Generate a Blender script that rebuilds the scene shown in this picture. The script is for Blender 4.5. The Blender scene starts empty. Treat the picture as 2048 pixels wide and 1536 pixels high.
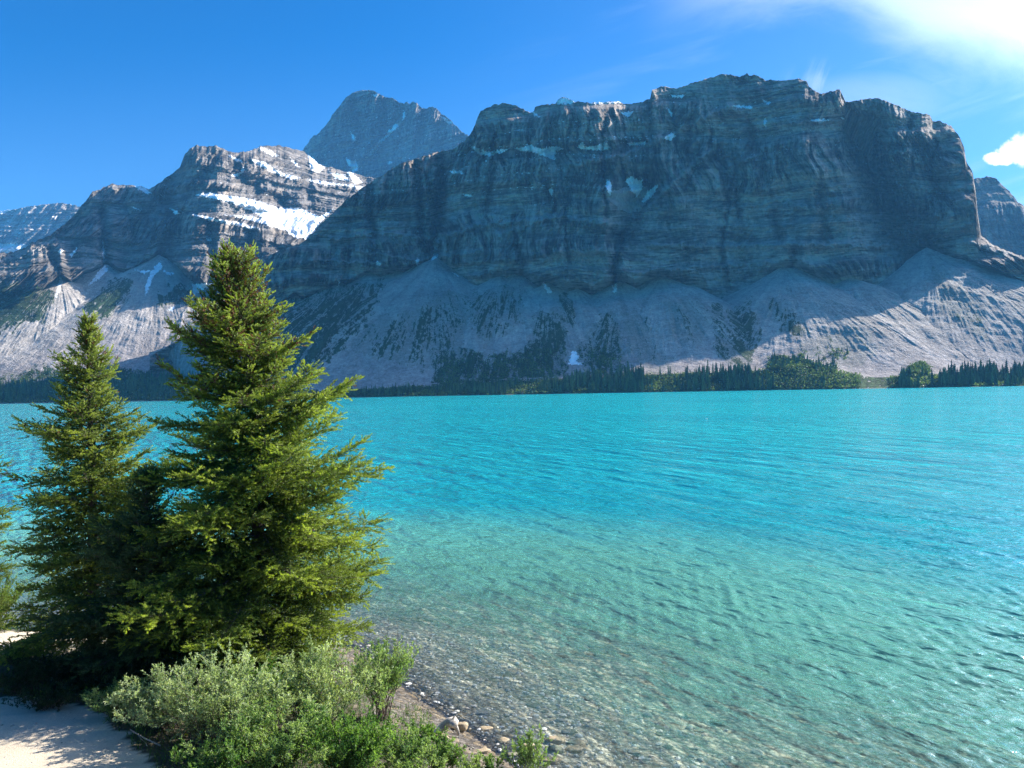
import bpy, math, random, os
import numpy as np
from mathutils import Matrix, Vector

S = bpy.context.scene
COL = S.collection
R = math.radians
F = 1547.0            # focal length in pixels of the 2048 px wide photograph
CAMZ = 8.0
PITCH, ROLL = R(0.26), R(1.03)
SUN_AZ, SUN_EL = R(57), R(30)

# ------------------------------------------------------------------ camera
fwd = np.array([0, math.cos(PITCH), math.sin(PITCH)])
up0 = np.array([0, -math.sin(PITCH), math.cos(PITCH)])
rt0 = np.array([1.0, 0, 0])
rgt = rt0*math.cos(ROLL) - up0*math.sin(ROLL)
upv = up0*math.cos(ROLL) + rt0*math.sin(ROLL)
cd = bpy.data.cameras.new('camera')
cam = bpy.data.objects.new('camera', cd); COL.objects.link(cam)
cam.matrix_world = Matrix(((rgt[0], upv[0], -fwd[0], 0), (rgt[1], upv[1], -fwd[1], 0),
                           (rgt[2], upv[2], -fwd[2], CAMZ), (0, 0, 0, 1)))
cd.sensor_width = 36; cd.lens = 36*F/2048
cd.clip_start = 0.1; cd.clip_end = 30000
S.camera = cam

# ------------------------------------------------------------------ sun, sky, exposure
sdir = Vector((math.sin(SUN_AZ)*math.cos(SUN_EL), math.cos(SUN_AZ)*math.cos(SUN_EL), math.sin(SUN_EL)))
sl = bpy.data.lights.new('sun', 'SUN'); sl.energy = 5.0; sl.angle = R(0.53); sl.color = (1.0, 0.94, 0.84)
sun = bpy.data.objects.new('sun', sl); COL.objects.link(sun)
sun.rotation_euler = sdir.to_track_quat('Z', 'Y').to_euler()
sun.location = (60, 60, 80)
S.view_settings.view_transform = 'Standard'; S.view_settings.look = 'None'
S.view_settings.gamma = 1; S.view_settings.exposure = 1.3
S.view_settings.use_curve_mapping = False
S.render.engine = 'CYCLES'
S.cycles.use_denoising = True; S.cycles.denoising_prefilter = 'NONE'
S.cycles.max_bounces = 7; S.cycles.diffuse_bounces = 3; S.cycles.glossy_bounces = 2
S.cycles.transmission_bounces = 4; S.cycles.transparent_max_bounces = 8; S.cycles.volume_bounces = 1
S.cycles.sample_clamp_indirect = 6.0

class NT:
    """small node-tree helper"""
    def __init__(s, tree):
        s.t = tree; tree.nodes.clear()
    def n(s, typ, ins=None, **kw):
        nd = s.t.nodes.new(typ)
        for k, v in kw.items(): setattr(nd, k, v)
        for k, v in (ins or {}).items(): s.set(nd, k, v)
        return nd
    def set(s, nd, k, v):
        sock = nd.inputs[k]
        if isinstance(v, bpy.types.NodeSocket): s.t.links.new(v, sock)
        elif isinstance(v, bpy.types.Node): s.t.links.new(v.outputs[0], sock)
        else: sock.default_value = v
    def m(s, op, a, b=None, c=None, clamp=False):
        nd = s.n('ShaderNodeMath', operation=op, use_clamp=clamp)
        for i, v in enumerate((a, b, c)):
            if v is not None: s.set(nd, i, v)
        return nd.outputs[0]
    def vm(s, op, a, b=None):
        nd = s.n('ShaderNodeVectorMath', operation=op); s.set(nd, 0, a)
        if b is not None: s.set(nd, 1, b)
        return nd.outputs['Value'] if op in ('DOT_PRODUCT', 'LENGTH') else nd.outputs[0]
    def rng(s, v, a, b, c=0.0, d=1.0, smooth=True):
        nd = s.n('ShaderNodeMapRange', interpolation_type='SMOOTHSTEP' if smooth else 'LINEAR')
        for k, x in zip((0, 1, 2, 3, 4), (v, a, b, c, d)): s.set(nd, k, x)
        return nd.outputs[0]
    def mix(s, f, a, b, mode='MIX'):
        nd = s.n('ShaderNodeMix', data_type='RGBA', blend_type=mode)
        s.set(nd, 0, f); s.set(nd, 6, a); s.set(nd, 7, b)
        return nd.outputs[2]
    def noise(s, vec, scale, detail=4, rough=0.55, dist=0.0, out=0):
        nd = s.n('ShaderNodeTexNoise', {'Vector': vec, 'Scale': scale, 'Detail': detail, 'Roughness': rough, 'Distortion': dist})
        return nd.outputs[out]

def c4(r, g, b): return (r, g, b, 1.0)

world = bpy.data.worlds.new('World'); S.world = world; world.use_nodes = True
w = NT(world.node_tree)
sky = w.n('ShaderNodeTexSky', sky_type='NISHITA', sun_disc=False, sun_elevation=SUN_EL, sun_rotation=SUN_AZ,
          altitude=1900.0, air_density=1.0, dust_density=0.25, ozone_density=3.0)
tc = w.n('ShaderNodeTexCoord').outputs['Generated']
sx = w.n('ShaderNodeSeparateXYZ', {0: tc})
yy = w.m('MAXIMUM', sx.outputs[1], 0.05)
A_ = w.m('DIVIDE', sx.outputs[0], yy)           # bearing tangent east of north, in the world
E_ = w.m('DIVIDE', sx.outputs[2], yy)           # height tangent
dirv = w.n('ShaderNodeCombineXYZ', {0: A_, 1: E_, 2: 0.0}).outputs[0]
skyc = w.n('ShaderNodeHueSaturation', {'Hue': 0.5, 'Saturation': 1.28, 'Value': 1.0, 'Fac': 1.0, 'Color': sky.outputs[0]}).outputs[0]
skyc = w.mix(1.0, skyc, c4(0.06, 0.96, 1.30), 'MULTIPLY')
def lp(px, py): return ((px-1024)/F, (775-py)/F)
# high veil in the upper right
warp = w.noise(w.vm('MULTIPLY', dirv, (1.0, 2.2, 1.0)), 3.2, 6, 0.6, 0.6)
# lower edge of the veil: higher on the left, lower on the right
edge = w.m('ADD', w.m('MULTIPLY', w.m('SUBTRACT', A_, 0.25), -0.10), 0.486)
bend = w.rng(A_, 0.42, 0.56, 0.0, -0.055)
edge = w.m('ADD', edge, bend)
edge = w.m('ADD', edge, w.m('MULTIPLY', w.m('SUBTRACT', warp, 0.5), 0.19))
veil = w.rng(w.m('SUBTRACT', E_, edge), -0.05, 0.075)
veil = w.m('MULTIPLY', veil, w.rng(A_, 0.14, 0.34))
veil = w.m('MULTIPLY', veil, w.rng(warp, 0.12, 0.55, 0.6, 0.96))
# faint streaks
st = w.noise(w.vm('MULTIPLY', w.n('ShaderNodeVectorRotate', {'Vector': dirv, 'Angle': R(-14)}, rotation_type='Z_AXIS').outputs[0], (1.3, 9.0, 1.0)), 2.6, 5, 0.55, 0.4)
streak = w.m('MULTIPLY', w.rng(st, 0.45, 0.80), w.rng(A_, -0.1, 0.45, 0.0, 0.42))
# wisps behind the notch in the ridge
ca, ce = lp(1640, 178)
dx = w.m('SUBTRACT', A_, ca); dy = w.m('SUBTRACT', E_, ce)
rr = w.m('SQRT', w.m('ADD', w.m('MULTIPLY', dx, dx), w.m('MULTIPLY', w.m('MULTIPLY', dy, dy), 1.6)))
rad = w.noise(w.vm('MULTIPLY', w.n('ShaderNodeVectorRotate', {'Vector': dirv, 'Angle': R(24)}, rotation_type='Z_AXIS').outputs[0], (1.0, 0.30, 1.0)), 46.0, 4, 0.6, 0.8)
wisp = w.m('MULTIPLY', w.rng(rr, 0.0, 0.055, 1.0, 0.0), w.rng(w.m('ADD', rad, w.rng(rr, 0.0, 0.03, 0.22, 0.0)), 0.38, 0.78, 0.0, 0.50))
ca2, ce2 = lp(1760, 215)
e2 = w.m('ADD', w.m('POWER', w.m('DIVIDE', w.m('SUBTRACT', A_, ca2), 0.13), 2.0), w.m('POWER', w.m('DIVIDE', w.m('SUBTRACT', E_, ce2), 0.045), 2.0))
wisp2 = w.m('MULTIPLY', w.rng(e2, 1.0, 0.0, 0.0, 1.0), w.rng(warp, 0.3, 0.6, 0.10, 0.34))
# small cumulus at the right
def puff(px, py, rx, ry):
    a, e = lp(px, py)
    q = w.m('ADD', w.m('POWER', w.m('DIVIDE', w.m('SUBTRACT', A_, a), rx/F), 2.0), w.m('POWER', w.m('DIVIDE', w.m('SUBTRACT', E_, e), ry/F), 2.0))
    return q
pn = w.noise(dirv, 42.0, 5, 0.62)
q = w.m('MINIMUM', w.m('MINIMUM', puff(2052, 322, 46, 27), puff(2010, 336, 36, 14)), puff(2078, 320, 55, 38))
cum = w.rng(w.m('ADD', q, w.m('MULTIPLY', w.m('SUBTRACT', pn, 0.5), 2.6)), 1.25, 0.55)
cl = w.m('MAXIMUM', w.m('MAXIMUM', veil, streak), w.m('MAXIMUM', wisp, wisp2))
front = w.rng(sx.outputs[1], 0.05, 0.3)
cl = w.m('ADD', w.m('MULTIPLY', cl, w.m('SUBTRACT', 1.0, w.rng(A_, -0.2, 0.6, 0.0, 0.16))), w.m('ADD', w.rng(A_, -0.2, 0.6, 0.0, 0.14), w.rng(E_, 0.48, 0.15, 0.0, 0.15)))
cl = w.m('MULTIPLY', cl, front); cum = w.m('MULTIPLY', cum, front)
glow = w.m('POWER', w.m('MAXIMUM', w.vm('DOT_PRODUCT', tc, tuple(sdir)), 0.0), 30.0)   # thin cloud is brighter towards the sun
gl3 = w.m('ADD', 1.0, w.m('MULTIPLY', glow, 13.0))
cloudc = w.mix(1.0, c4(4.9, 6.0, 7.9), w.n('ShaderNodeCombineXYZ', {0: gl3, 1: gl3, 2: gl3}).outputs[0], 'MULTIPLY')
outc = w.mix(cl, skyc, cloudc)
outc = w.mix(cum, outc, c4(11.5, 11.2, 11.0))
bg = w.n('ShaderNodeBackground', {'Color': outc, 'Strength': 0.058})
w.n('ShaderNodeOutputWorld', {'Surface': bg})

# ------------------------------------------------------------------ helpers
_P = np.random.RandomState(7).permutation(256)
_G = np.stack([np.cos(np.arange(256)*2.399), np.sin(np.arange(256)*2.399)], 1)
def perlin(x, y, seed=0):
    x = np.asarray(x, float)+seed*17.31; y = np.asarray(y, float)+seed*9.17
    xi = np.floor(x).astype(np.int64); yi = np.floor(y).astype(np.int64)
    xf = x-xi; yf = y-yi
    u = xf*xf*xf*(xf*(xf*6-15)+10); v = yf*yf*yf*(yf*(yf*6-15)+10)
    def g(ix, iy, fx, fy):
        h = _P[(_P[(ix+seed*31) & 255]+iy) & 255]
        return _G[h, 0]*fx+_G[h, 1]*fy
    a = g(xi, yi, xf, yf); b = g(xi+1, yi, xf-1, yf); c = g(xi, yi+1, xf, yf-1); d = g(xi+1, yi+1, xf-1, yf-1)
    return ((a+(b-a)*u)*(1-v)+(c+(d-c)*u)*v)*1.5
def fbm(x, y, o=4, seed=0, gain=0.5, lac=2.03):
    s = 0; a = 1.0
    for i in range(o):
        s = s+a*perlin(x, y, seed+i*3); x = x*lac; y = y*lac; a *= gain
    return s
def ridged(x, y, o=4, seed=0):
    s = 0; a = 1.0
    for i in range(o):
        s = s+a*(1-2*np.abs(perlin(x, y, seed+i*5))); x = x*2.1; y = y*2.1; a *= 0.5
    return s
def sstep(a, b, x):
    t = np.clip((x-a)/(b-a), 0, 1); return t*t*(3-2*t)
def inpoly(x, y, poly):
    poly = np.asarray(poly, float); r = np.zeros(x.shape, bool)
    m = (x > poly[:, 0].min()) & (x < poly[:, 0].max()) & (y > poly[:, 1].min()) & (y < poly[:, 1].max())
    if not m.any(): return r
    px, py = x[m], y[m]; c = np.zeros(px.shape, bool); j = len(poly)-1
    for i in range(len(poly)):
        xi, yi = poly[i]; xj, yj = poly[j]
        if yi != yj:
            c ^= ((yi > py) != (yj > py)) & (px < (xj-xi)*(py-yi)/(yj-yi)+xi)
        j = i
    r[m] = c; return r
def pdist(x, y, pts, pad=120):
    """distance to a polyline, and 0..1 position along it (far points: 1e9)"""
    pts = np.asarray(pts, float); D = np.full(x.shape, 1e9)
    m = (x > pts[:, 0].min()-pad) & (x < pts[:, 0].max()+pad) & (y > pts[:, 1].min()-pad) & (y < pts[:, 1].max()+pad)
    if not m.any(): return D
    px, py = x[m], y[m]; d = np.full(px.shape, 1e9)
    for i in range(len(pts)-1):
        a = pts[i]; e = pts[i+1]-a; t = np.clip(((px-a[0])*e[0]+(py-a[1])*e[1])/(e@e+1e-9), 0, 1)
        d = np.minimum(d, np.hypot(px-a[0]-t*e[0], py-a[1]-t*e[1]))
    D[m] = d; return D
def lev(p):
    """photograph pixels -> level pixels (same, with the camera's small roll taken out)"""
    p = np.asarray(p, float).reshape(-1, 2)
    d = fwd+np.outer((p[:, 0]-1024)/F, rgt)-np.outer((p[:, 1]-768)/F, upv)
    return np.stack([1024+F*d[:, 0]/d[:, 1], 775-F*d[:, 2]/d[:, 1]], 1)
def L(*v): return lev(np.array(v, float).reshape(-1, 2))

def mesh_np(name, V, Fq, mat, parent=None, smooth=False, cols=None, attrs=None, uvn=None):
    """V (n,3); Fq (m,k) same-size polygons; vertex colours and float attributes are optional"""
    me = bpy.data.meshes.new(name)
    V = np.ascontiguousarray(V, np.float32); Fq = np.ascontiguousarray(Fq, np.int32); k = Fq.shape[1]
    me.vertices.add(len(V)); me.vertices.foreach_set('co', V.ravel())
    me.loops.add(Fq.size); me.loops.foreach_set('vertex_index', Fq.ravel())
    me.polygons.add(len(Fq)); me.polygons.foreach_set('loop_start', np.arange(0, Fq.size, k, dtype=np.int32))
    me.polygons.foreach_set('loop_total', np.full(len(Fq), k, np.int32))
    me.polygons.foreach_set('use_smooth', np.full(len(Fq), smooth, bool))
    me.update(calc_edges=True)
    if cols is not None:
        a = me.color_attributes.new('Col', 'FLOAT_COLOR', 'POINT')
        c = np.ones((len(V), 4), np.float32); c[:, :3] = cols; a.data.foreach_set('color', c.ravel())
    for nm, arr in (attrs or {}).items():
        a = me.attributes.new(nm, 'FLOAT', 'POINT'); a.data.foreach_set('value', np.asarray(arr, np.float32).ravel())
    me.materials.append(mat)
    o = bpy.data.objects.new(name, me); COL.objects.link(o)
    if parent is not None: o.parent = parent
    return o
def gridf(nr, nc):
    i = np.arange(nr-1)[:, None]*nc+np.arange(nc-1)[None, :]
    return np.stack([i, i+1, i+nc+1, i+nc], -1).reshape(-1, 4)
def tag(o, label=None, cat=None, group=None, kind=None):
    if label: o['label'] = label
    if cat: o['category'] = cat
    if group: o['group'] = group
    if kind: o['kind'] = kind
    return o
def empty(name, loc, label, cat, group=None):
    o = bpy.data.objects.new(name, None); COL.objects.link(o); o.location = loc
    return tag(o, label, cat, group)
def mat_new(name):
    m = bpy.data.materials.new(name); m.use_nodes = True
    return m, NT(m.node_tree)

# ------------------------------------------------------------------ rock material for the mountains
def rock_material():
    m, t = mat_new('mountain rock')
    col = t.n('ShaderNodeAttribute', attribute_name='Col').outputs['Color']
    obj = t.n('ShaderNodeTexCoord').outputs['Object']
    n1 = t.noise(obj, 0.22, 5, 0.7)
    n2 = t.noise(t.vm('MULTIPLY', obj, (1.0, 1.0, 2.6)), 0.05, 6, 0.7)
    f = t.m('ADD', t.rng(n1, 0.25, 0.75, 0.72, 1.28, False), t.rng(n2, 0.3, 0.7, -0.2, 0.2, False))
    c = t.mix(1.0, col, t.n('ShaderNodeCombineXYZ', {0: f, 1: f, 2: f}).outputs[0], 'MULTIPLY')
    b = t.n('ShaderNodeBump', {'Strength': 0.9, 'Distance': 3.0, 'Height': t.m('ADD', n1, n2)})
    p = t.n('ShaderNodeBsdfPrincipled', {'Base Color': c, 'Roughness': 0.95, 'Specular IOR Level': 0.1, 'Normal': b})
    t.n('ShaderNodeOutputMaterial', {'Surface': p})
    return m
ROCK = rock_material()

def gsmooth(a, s):
    k = np.exp(-0.5*(np.arange(-3*s, 3*s+1)/s)**2); k /= k.sum()
    return np.convolve(np.pad(a, 3*s, mode='edge'), k, 'valid')

SNOW = np.array([0.90, 0.92, 0.95])
def mass(name, a0, a1, nu, y0, z0, y1, z1, talus, crest, s_talus, s_cliff, rows, seed,
         jag=(1.9, 8.0), disp=1.0, back=500, bulges=(), carve=(), ledges=(), snow=(), veg=(), scree=(), flecks=(),
         rockcol=(0.245, 0.195, 0.165), ycrest=None, ytal=None, dip=0.0, fanamp=16.0):
    """one mountain: real profile lines (shore, foot of the scree, top of the scree, crest) per bearing"""
    A = np.linspace(a0, a1, nu)
    f = lambda pl: np.interp(A, np.asarray(pl, float)[:, 0], np.asarray(pl, float)[:, 1])
    Y0 = f(y0); Z0 = np.full(nu, float(z0)); Y1 = f(y1); Z1 = f(z1)
    Et = f(talus)+fbm(A/26, A*0, 3, seed+1)*5
    Ec = f(crest); Ec = np.minimum(Ec, Et-4)
    Ec = Ec-jag[0]*fbm(A/jag[1], A*0+3, 3, seed+2, 0.5)-0.8*jag[0]*np.abs(perlin(A/(jag[1]*2.3), A*0+9, seed))
    et = (775-Et)/F; ec = (775-Ec)/F
    Y2 = gsmooth((8-Z1+s_talus*Y1)/np.maximum(s_talus-et, 0.12), max(2, int(nu*6/(a1-a0)))) if ytal is None else f(ytal)
    Z2 = 8+et*Y2
    apex = lev(bulges) if len(bulges) else np.zeros((0, 2))
    if len(apex):      # the scree is a row of debris cones leaning on the cliff
        Y2 = gsmooth(Y2, max(2, int(nu*34/(a1-a0))))
        ay = np.interp(apex[:, 0], A, Y2)+4; az_ = 8+(775-apex[:, 1])/F*ay; axx = ay*(apex[:, 0]-1024)/F
        aL = (ay-np.interp(apex[:, 0], A, Y1))*1.10; az1 = np.interp(apex[:, 0], A, Z1)
        def cones_z(X, Y, base):
            z = base.copy(); win = np.full(X.shape, -1); dd_ = np.zeros(X.shape)
            ux = X+fbm(X/60, Y/60, 3, seed+50)*7; uy = Y+fbm(X/60, Y/60, 3, seed+51)*7
            for i in range(len(apex)):
                d = np.hypot(ux-axx[i], uy-ay[i]); g = np.clip(1-d/aL[i], 0, 1)
                c = az1[i]+(az_[i]-az1[i])*(0.84*g+0.16*g*g)
                k = c > z; z = np.where(k, c, z); win = np.where(k, i, win); dd_ = np.where(k, d, dd_)
            return z, win, dd_
        Z2, _, _ = cones_z(Y2*(A-1024)/F, Y2, Z1+0.30*(Y2-Y1))
    sc = f(s_cliff)
    Y3 = gsmooth((8-Z2+sc*Y2)/np.maximum(sc-ec, 0.25), max(2, int(nu*45/(a1-a0)))) if ycrest is None else f(ycrest)
    Z3 = 8+ec*Y3
    n1, n2, n3 = rows
    def seg(ya, za, yb, zb, n, p=1.0):
        t = np.linspace(0, 1, n, endpoint=False)[:, None]**p
        return ya+(yb-ya)*t, za+(zb-za)*t, t
    g1 = seg(Y0, Z0, Y1, Z1, n1); g2 = seg(Y1, Z1, Y2, Z2, n2, 1.1)
    WIN = DD = None
    if len(apex):
        zc, WIN, DD = cones_z(g2[0]*(A-1024)/F, g2[0], Z1+0.30*(g2[0]-Y1))
        g2 = (g2[0], Z1+(zc-Z1)*(1-(1-g2[2])**4.5), g2[2])
    g3 = seg(Y2, Z2, Y3, Z3, n3)
    Y = np.concatenate([g1[0], g2[0], g3[0], Y3[None]]); Z = np.concatenate([g1[1], g2[1], g3[1], Z3[None]])
    nr = Y.shape[0]
    AA = np.repeat(A[None], nr, 0); X = Y*(AA-1024)/F
    E = 775-(Z-8)/Y*F
    part = np.concatenate([np.zeros(n1), np.ones(n2), np.full(n3+1, 2)])[:, None]+0*Y
    tt = np.concatenate([g1[2], g2[2], g3[2], [[1.0]]])+0*Y
    wc = np.where(part == 2, 1.0, 0.0)
    # ragged border between rock and scree
    cm = np.where(part == 2, sstep(0, 0.05, tt), 0)
    tm = np.where(part == 1, np.sin(np.pi*np.clip(tt, 0, 1)), 0)
    endfade = np.where(part == 2, 1-0.25*sstep(0.90, 1.0, tt), 1)
    # cliff relief: buttresses, ribs, gullies, strata ledges
    wx = fbm(X/140, Z/160, 3, seed+5)*22
    Xw = X+wx
    zs0 = Z+dip*X+fbm(X/420, Z/260, 3, seed+10)*16
    big = fbm(Xw/210, Z/700, 3, seed+6)*52-ridged(Xw/125, Z/500, 2, seed+47)*20
    lay = perlin(zs0/75, X/900, seed+40)+0.45*perlin(zs0/30, X/400, seed+41)+0.35*perlin(X/130, zs0/60, seed+42)
    mas = sstep(-0.22, 0.22, lay)      # 1 in massive cliff layers, 0 in thin-bedded slopes
    rib = -(ridged(Xw/58, Z/330, 4, seed+7))*21*(0.45+0.75*mas)
    rib2 = -(ridged(Xw/19, Z/90, 3, seed+8))*7*(0.3+0.9*mas)
    fine = fbm(Xw/7, Z/6, 3, seed+9, 0.65)*3.2
    zs = Z+dip*X+fbm(X/420, Z/260, 3, seed+10)*16
    fr = zs/34.0; st = fr-np.floor(fr); st2 = (zs/11.0)-np.floor(zs/11.0)
    led = (sstep(0.62, 1.0, st)-st)*13+(sstep(0.6, 1.0, st2)-st2)*5
    hard = sstep(-0.3, 0.5, fbm(X/500, zs/80, 2, seed+30))
    D = (big+rib*0.8+rib2+fine+led*(1.3-1.0*mas)*(0.5+0.7*hard)-10*mas)*disp*cm*endfade
    shade = np.ones_like(Y)
    jx = AA+fbm(AA/13, E/13, 3, seed+12)*5; jy = E+fbm(AA/13, E/13, 3, seed+13)*5
    gul = np.zeros_like(Y)
    for pts, wd, dep in carve:
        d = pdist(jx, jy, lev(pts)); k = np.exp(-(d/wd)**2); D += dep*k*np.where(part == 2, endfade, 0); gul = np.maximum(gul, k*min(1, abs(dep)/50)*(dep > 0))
    led_m = np.zeros_like(Y)
    for pts, wd, dep in ledges:
        d = pdist(jx, jy, lev(pts)); below = np.exp(-(d/wd)**2); D -= dep*below*(part == 2); led_m = np.maximum(led_m, np.exp(-(d/(wd*0.8))**2))
    # talus relief
    theta = X/25.0; hh_ = Y/40.0; fan = np.zeros_like(Y)
    if len(apex):
        sl_ = slice(n1, n1+n2); wi = np.clip(WIN, 0, None)
        ang = np.arctan2(X[sl_]-axx[wi], ay[wi]-Y[sl_]+1e-6)
        theta[sl_] = np.where(WIN >= 0, ang*6.0+wi*13.7, X[sl_]/25.0); hh_[sl_] = DD/40.0
    rnear = fbm(theta*2.2, hh_*0.16, 4, seed+15, 0.6)
    rfine = fbm(theta*9, hh_*0.5, 3, seed+16, 0.7)
    dtal = (-rnear*2.6*tm - rfine*0.7*tm + fbm(X/14, Y/14, 3, seed+17)*1.3 + fbm(X/120, Y/120, 2, seed+18)*5*tm)
    D = D+np.where(part == 1, dtal*np.clip(tt*6, 0, 1)*np.clip((1-tt)*12, 0.1, 1), 0)
    Yd = Y+D
    Zd = 8+(775-E)/F*Yd
    Zd = np.where(part == 0, Z+0.8*fbm(X/30, Y/30, 2, seed+19)*sstep(0.1, 0.6, tt), Zd)
    Xd = Yd*(AA-1024)/F
    # ---- colour (what the surface is made of, plus painted gully shade)
    base = np.array(rockcol)
    cn = fbm(Xw/9, Z/45, 4, seed+20, 0.65); cb = fbm(X/90, zs/13, 4, seed+21, 0.6); cl = fbm(X/300, Z/200, 2, seed+22)
    cv_ = fbm(Xw/2.6, Z/14, 3, seed+37, 0.7); ch_ = fbm(X/24, zs/2.4, 3, seed+38, 0.7)
    am_ = sstep(-0.5, 0.6, fbm(X/80, Z/60, 2, seed+43))
    crk = sstep(0.80, 1.35, ridged(Xw/26, Z/150, 3, seed+7))*mas
    tone = np.clip(1+0.40*cn*(0.4+0.8*mas)+0.40*cb*(1.2-0.7*mas)+0.25*cl+0.45*cv_*mas*am_+0.50*ch_*(1-0.75*mas)+0.10*(1-mas)-0.5*crk+0.12*perlin(Xw/60, zs0/40, seed+48), 0.22, 2.2)
    lband = perlin(zs0/24, X/700, seed+44)+0.6*perlin(zs0/9, X/500, seed+45)
    bh = lambda a, b: (np.sin(np.floor(a)*12.9898+np.floor(b)*78.233+seed)*43758.5453) % 1.0
    r1_ = zs0/17+0.25*perlin(X/40, zs0/20, seed+52); b1 = bh(Xw/23+np.floor(r1_)*0.37+0.5*perlin(X/30, Z/30, seed+53), r1_)-0.5
    r2_ = zs0/5.0; b2 = bh(Xw/6.0+np.floor(r2_)*0.61, r2_)-0.5
    tone = tone*(1+0.42*b1+0.34*b2)
    tone = np.maximum(tone, 0.2)**1.30*np.clip(1+0.34*lband, 0.5, 1.5)
    tone = np.clip(tone, 0.22, 1.75)
    up_ = sstep(0.55, 0.95, tt)*(part == 2)
    tone *= 1-0.42*gul  # shade inside the carved gullies, painted into the rock colour
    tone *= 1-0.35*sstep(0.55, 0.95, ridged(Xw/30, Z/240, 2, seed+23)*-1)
    C = base[None, None]*tone[..., None]
    warm = np.clip(sstep(0.15, 0.9, fbm(Xw/45, Z/120, 3, seed+24))+0.45*up_, 0, 1)[..., None]
    C = C*(1-0.55*warm)+np.array([0.30, 0.235, 0.175])*tone[..., None]*0.55*warm
    flat = (sstep(0.66, 0.9, st)*(0.35+0.65*hard)*sstep(-0.35, 0.5, fbm(X/70, zs/30, 3, seed+25))*(part == 2)*(st < 0.985))[..., None]
    SC = np.array([0.34, 0.305, 0.275])
    C = C*(1-0.5*flat)+SC*0.5*flat
    C = C*(1-0.7*led_m[..., None])+SC*np.clip(1+0.25*cn, 0.6, 1.4)[..., None]*0.7*led_m[..., None]
    # scree
    tal_t = np.clip(1+0.20*fbm(theta*0.9, hh_*0.22, 3, seed+46)+0.22*fbm(X/2.2, Y/3.5, 2, seed+39, 0.8)+0.12*rnear+0.04*rfine+0.10*fbm(X/9, Y/9, 3, seed+54)+0.12*fbm(X/5, Y/9, 2, seed+26)+0.12*fbm(X/60, Y/60, 3, seed+36), 0.55, 1.5)
    TC = np.array([0.36, 0.32, 0.285])*tal_t[..., None]
    pur = sstep(0.55, 0.1, tt)[..., None]*0.5
    TC = TC*(1-pur)+np.array([0.33, 0.28, 0.275])*tal_t[..., None]*pur
    istal = (part <= 1)
    C = np.where(istal[..., None], TC, C)
    for poly, am in scree:
        k = inpoly(jx, jy, lev(poly)); C[k] = (C*(1-am)+TC*am)[k]
    # vegetation on the scree, streaked down the fans
    sp = 0.8*fbm(AA/2.6, E/2.2, 2, seed+27, 0.8)+1.2*rfine+1.1*rnear
    sp2 = fbm(AA/9, E/9, 3, seed+28, 0.6)
    vc = np.array([0.030, 0.050, 0.022])
    vegm = np.zeros(Y.shape, bool)
    for poly, den in veg:
        pl = lev(poly)
        ins = inpoly(AA+fbm(AA/18, E/18, 3, seed+29)*12, E+fbm(AA/18, E/18, 3, seed+31)*12, pl)
        edge_d = pdist(AA, E, np.vstack([pl, pl[:1]]), 40)
        k = ins & (part < 2 if den < 2 else part >= 0)
        d2 = den if den < 2 else den-2
        thr = (1-2*d2)*1.1 + 0.9*np.exp(-edge_d/16)
        km = k & (sp*0.75+sp2*0.7 > thr)
        vegm |= km
        C[km] = vc*(1+0.35*np.clip(sp[km], -1, 1))[:, None]
        kl = k & ~km
        C[kl] = C[kl]*0.80+np.array([0.10, 0.13, 0.07])*0.20
    # forest floor
    ff = (part == 0)
    fcol = np.array([0.055, 0.085, 0.03])*np.clip(1+0.6*sp2, 0.4, 1.9)[..., None]
    fk = ff & (sp2 > -0.75); C[fk] = fcol[fk]
    C[ff & (Z < 0.7)] = (0.20, 0.18, 0.14)
    # snow
    nse = fbm(AA/5.0, E/5.0, 3, seed+32, 0.7)
    for poly in snow:
        k = inpoly(AA+nse*2.2, E+fbm(AA/5, E/5, 3, seed+33, 0.7)*2.2, lev(poly)); C[k] = SNOW
    for poly, den in flecks:
        k = inpoly(jx, jy, lev(poly)) & (part == 2)
        fl = fbm(AA/7, E/3.2, 3, seed+34, 0.6)+0.5*(sstep(0.6, 0.95, st)-0.4)
        C[k & (fl > 1.25-den)] = SNOW
    # back slope
    nb = 10
    tb = np.linspace(0.08, 1, nb)[:, None]
    yb = Yd[-1]+back*tb+0*A; zb = Zd[-1]-(Zd[-1]*0.75)*tb**1.3; xb = Xd[-1]*(1+0*tb)+back*0.1*tb
    Vv = np.stack([np.concatenate([Xd, xb]), np.concatenate([Yd, yb]), np.concatenate([Zd, zb])], -1)
    Cc = np.concatenate([C, np.repeat(C[-1:], nb, 0)])
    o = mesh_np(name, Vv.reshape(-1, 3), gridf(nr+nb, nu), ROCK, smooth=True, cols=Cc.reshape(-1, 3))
    tag(o, kind='structure')
    return dict(VEG=vegm, obj=o, X=Xd, Y=Yd, Z=Zd, A=AA, E=E, part=part, tt=tt, sp=sp, sp2=sp2)

q = 1.0
def NU(n): return int(n*q)

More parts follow.
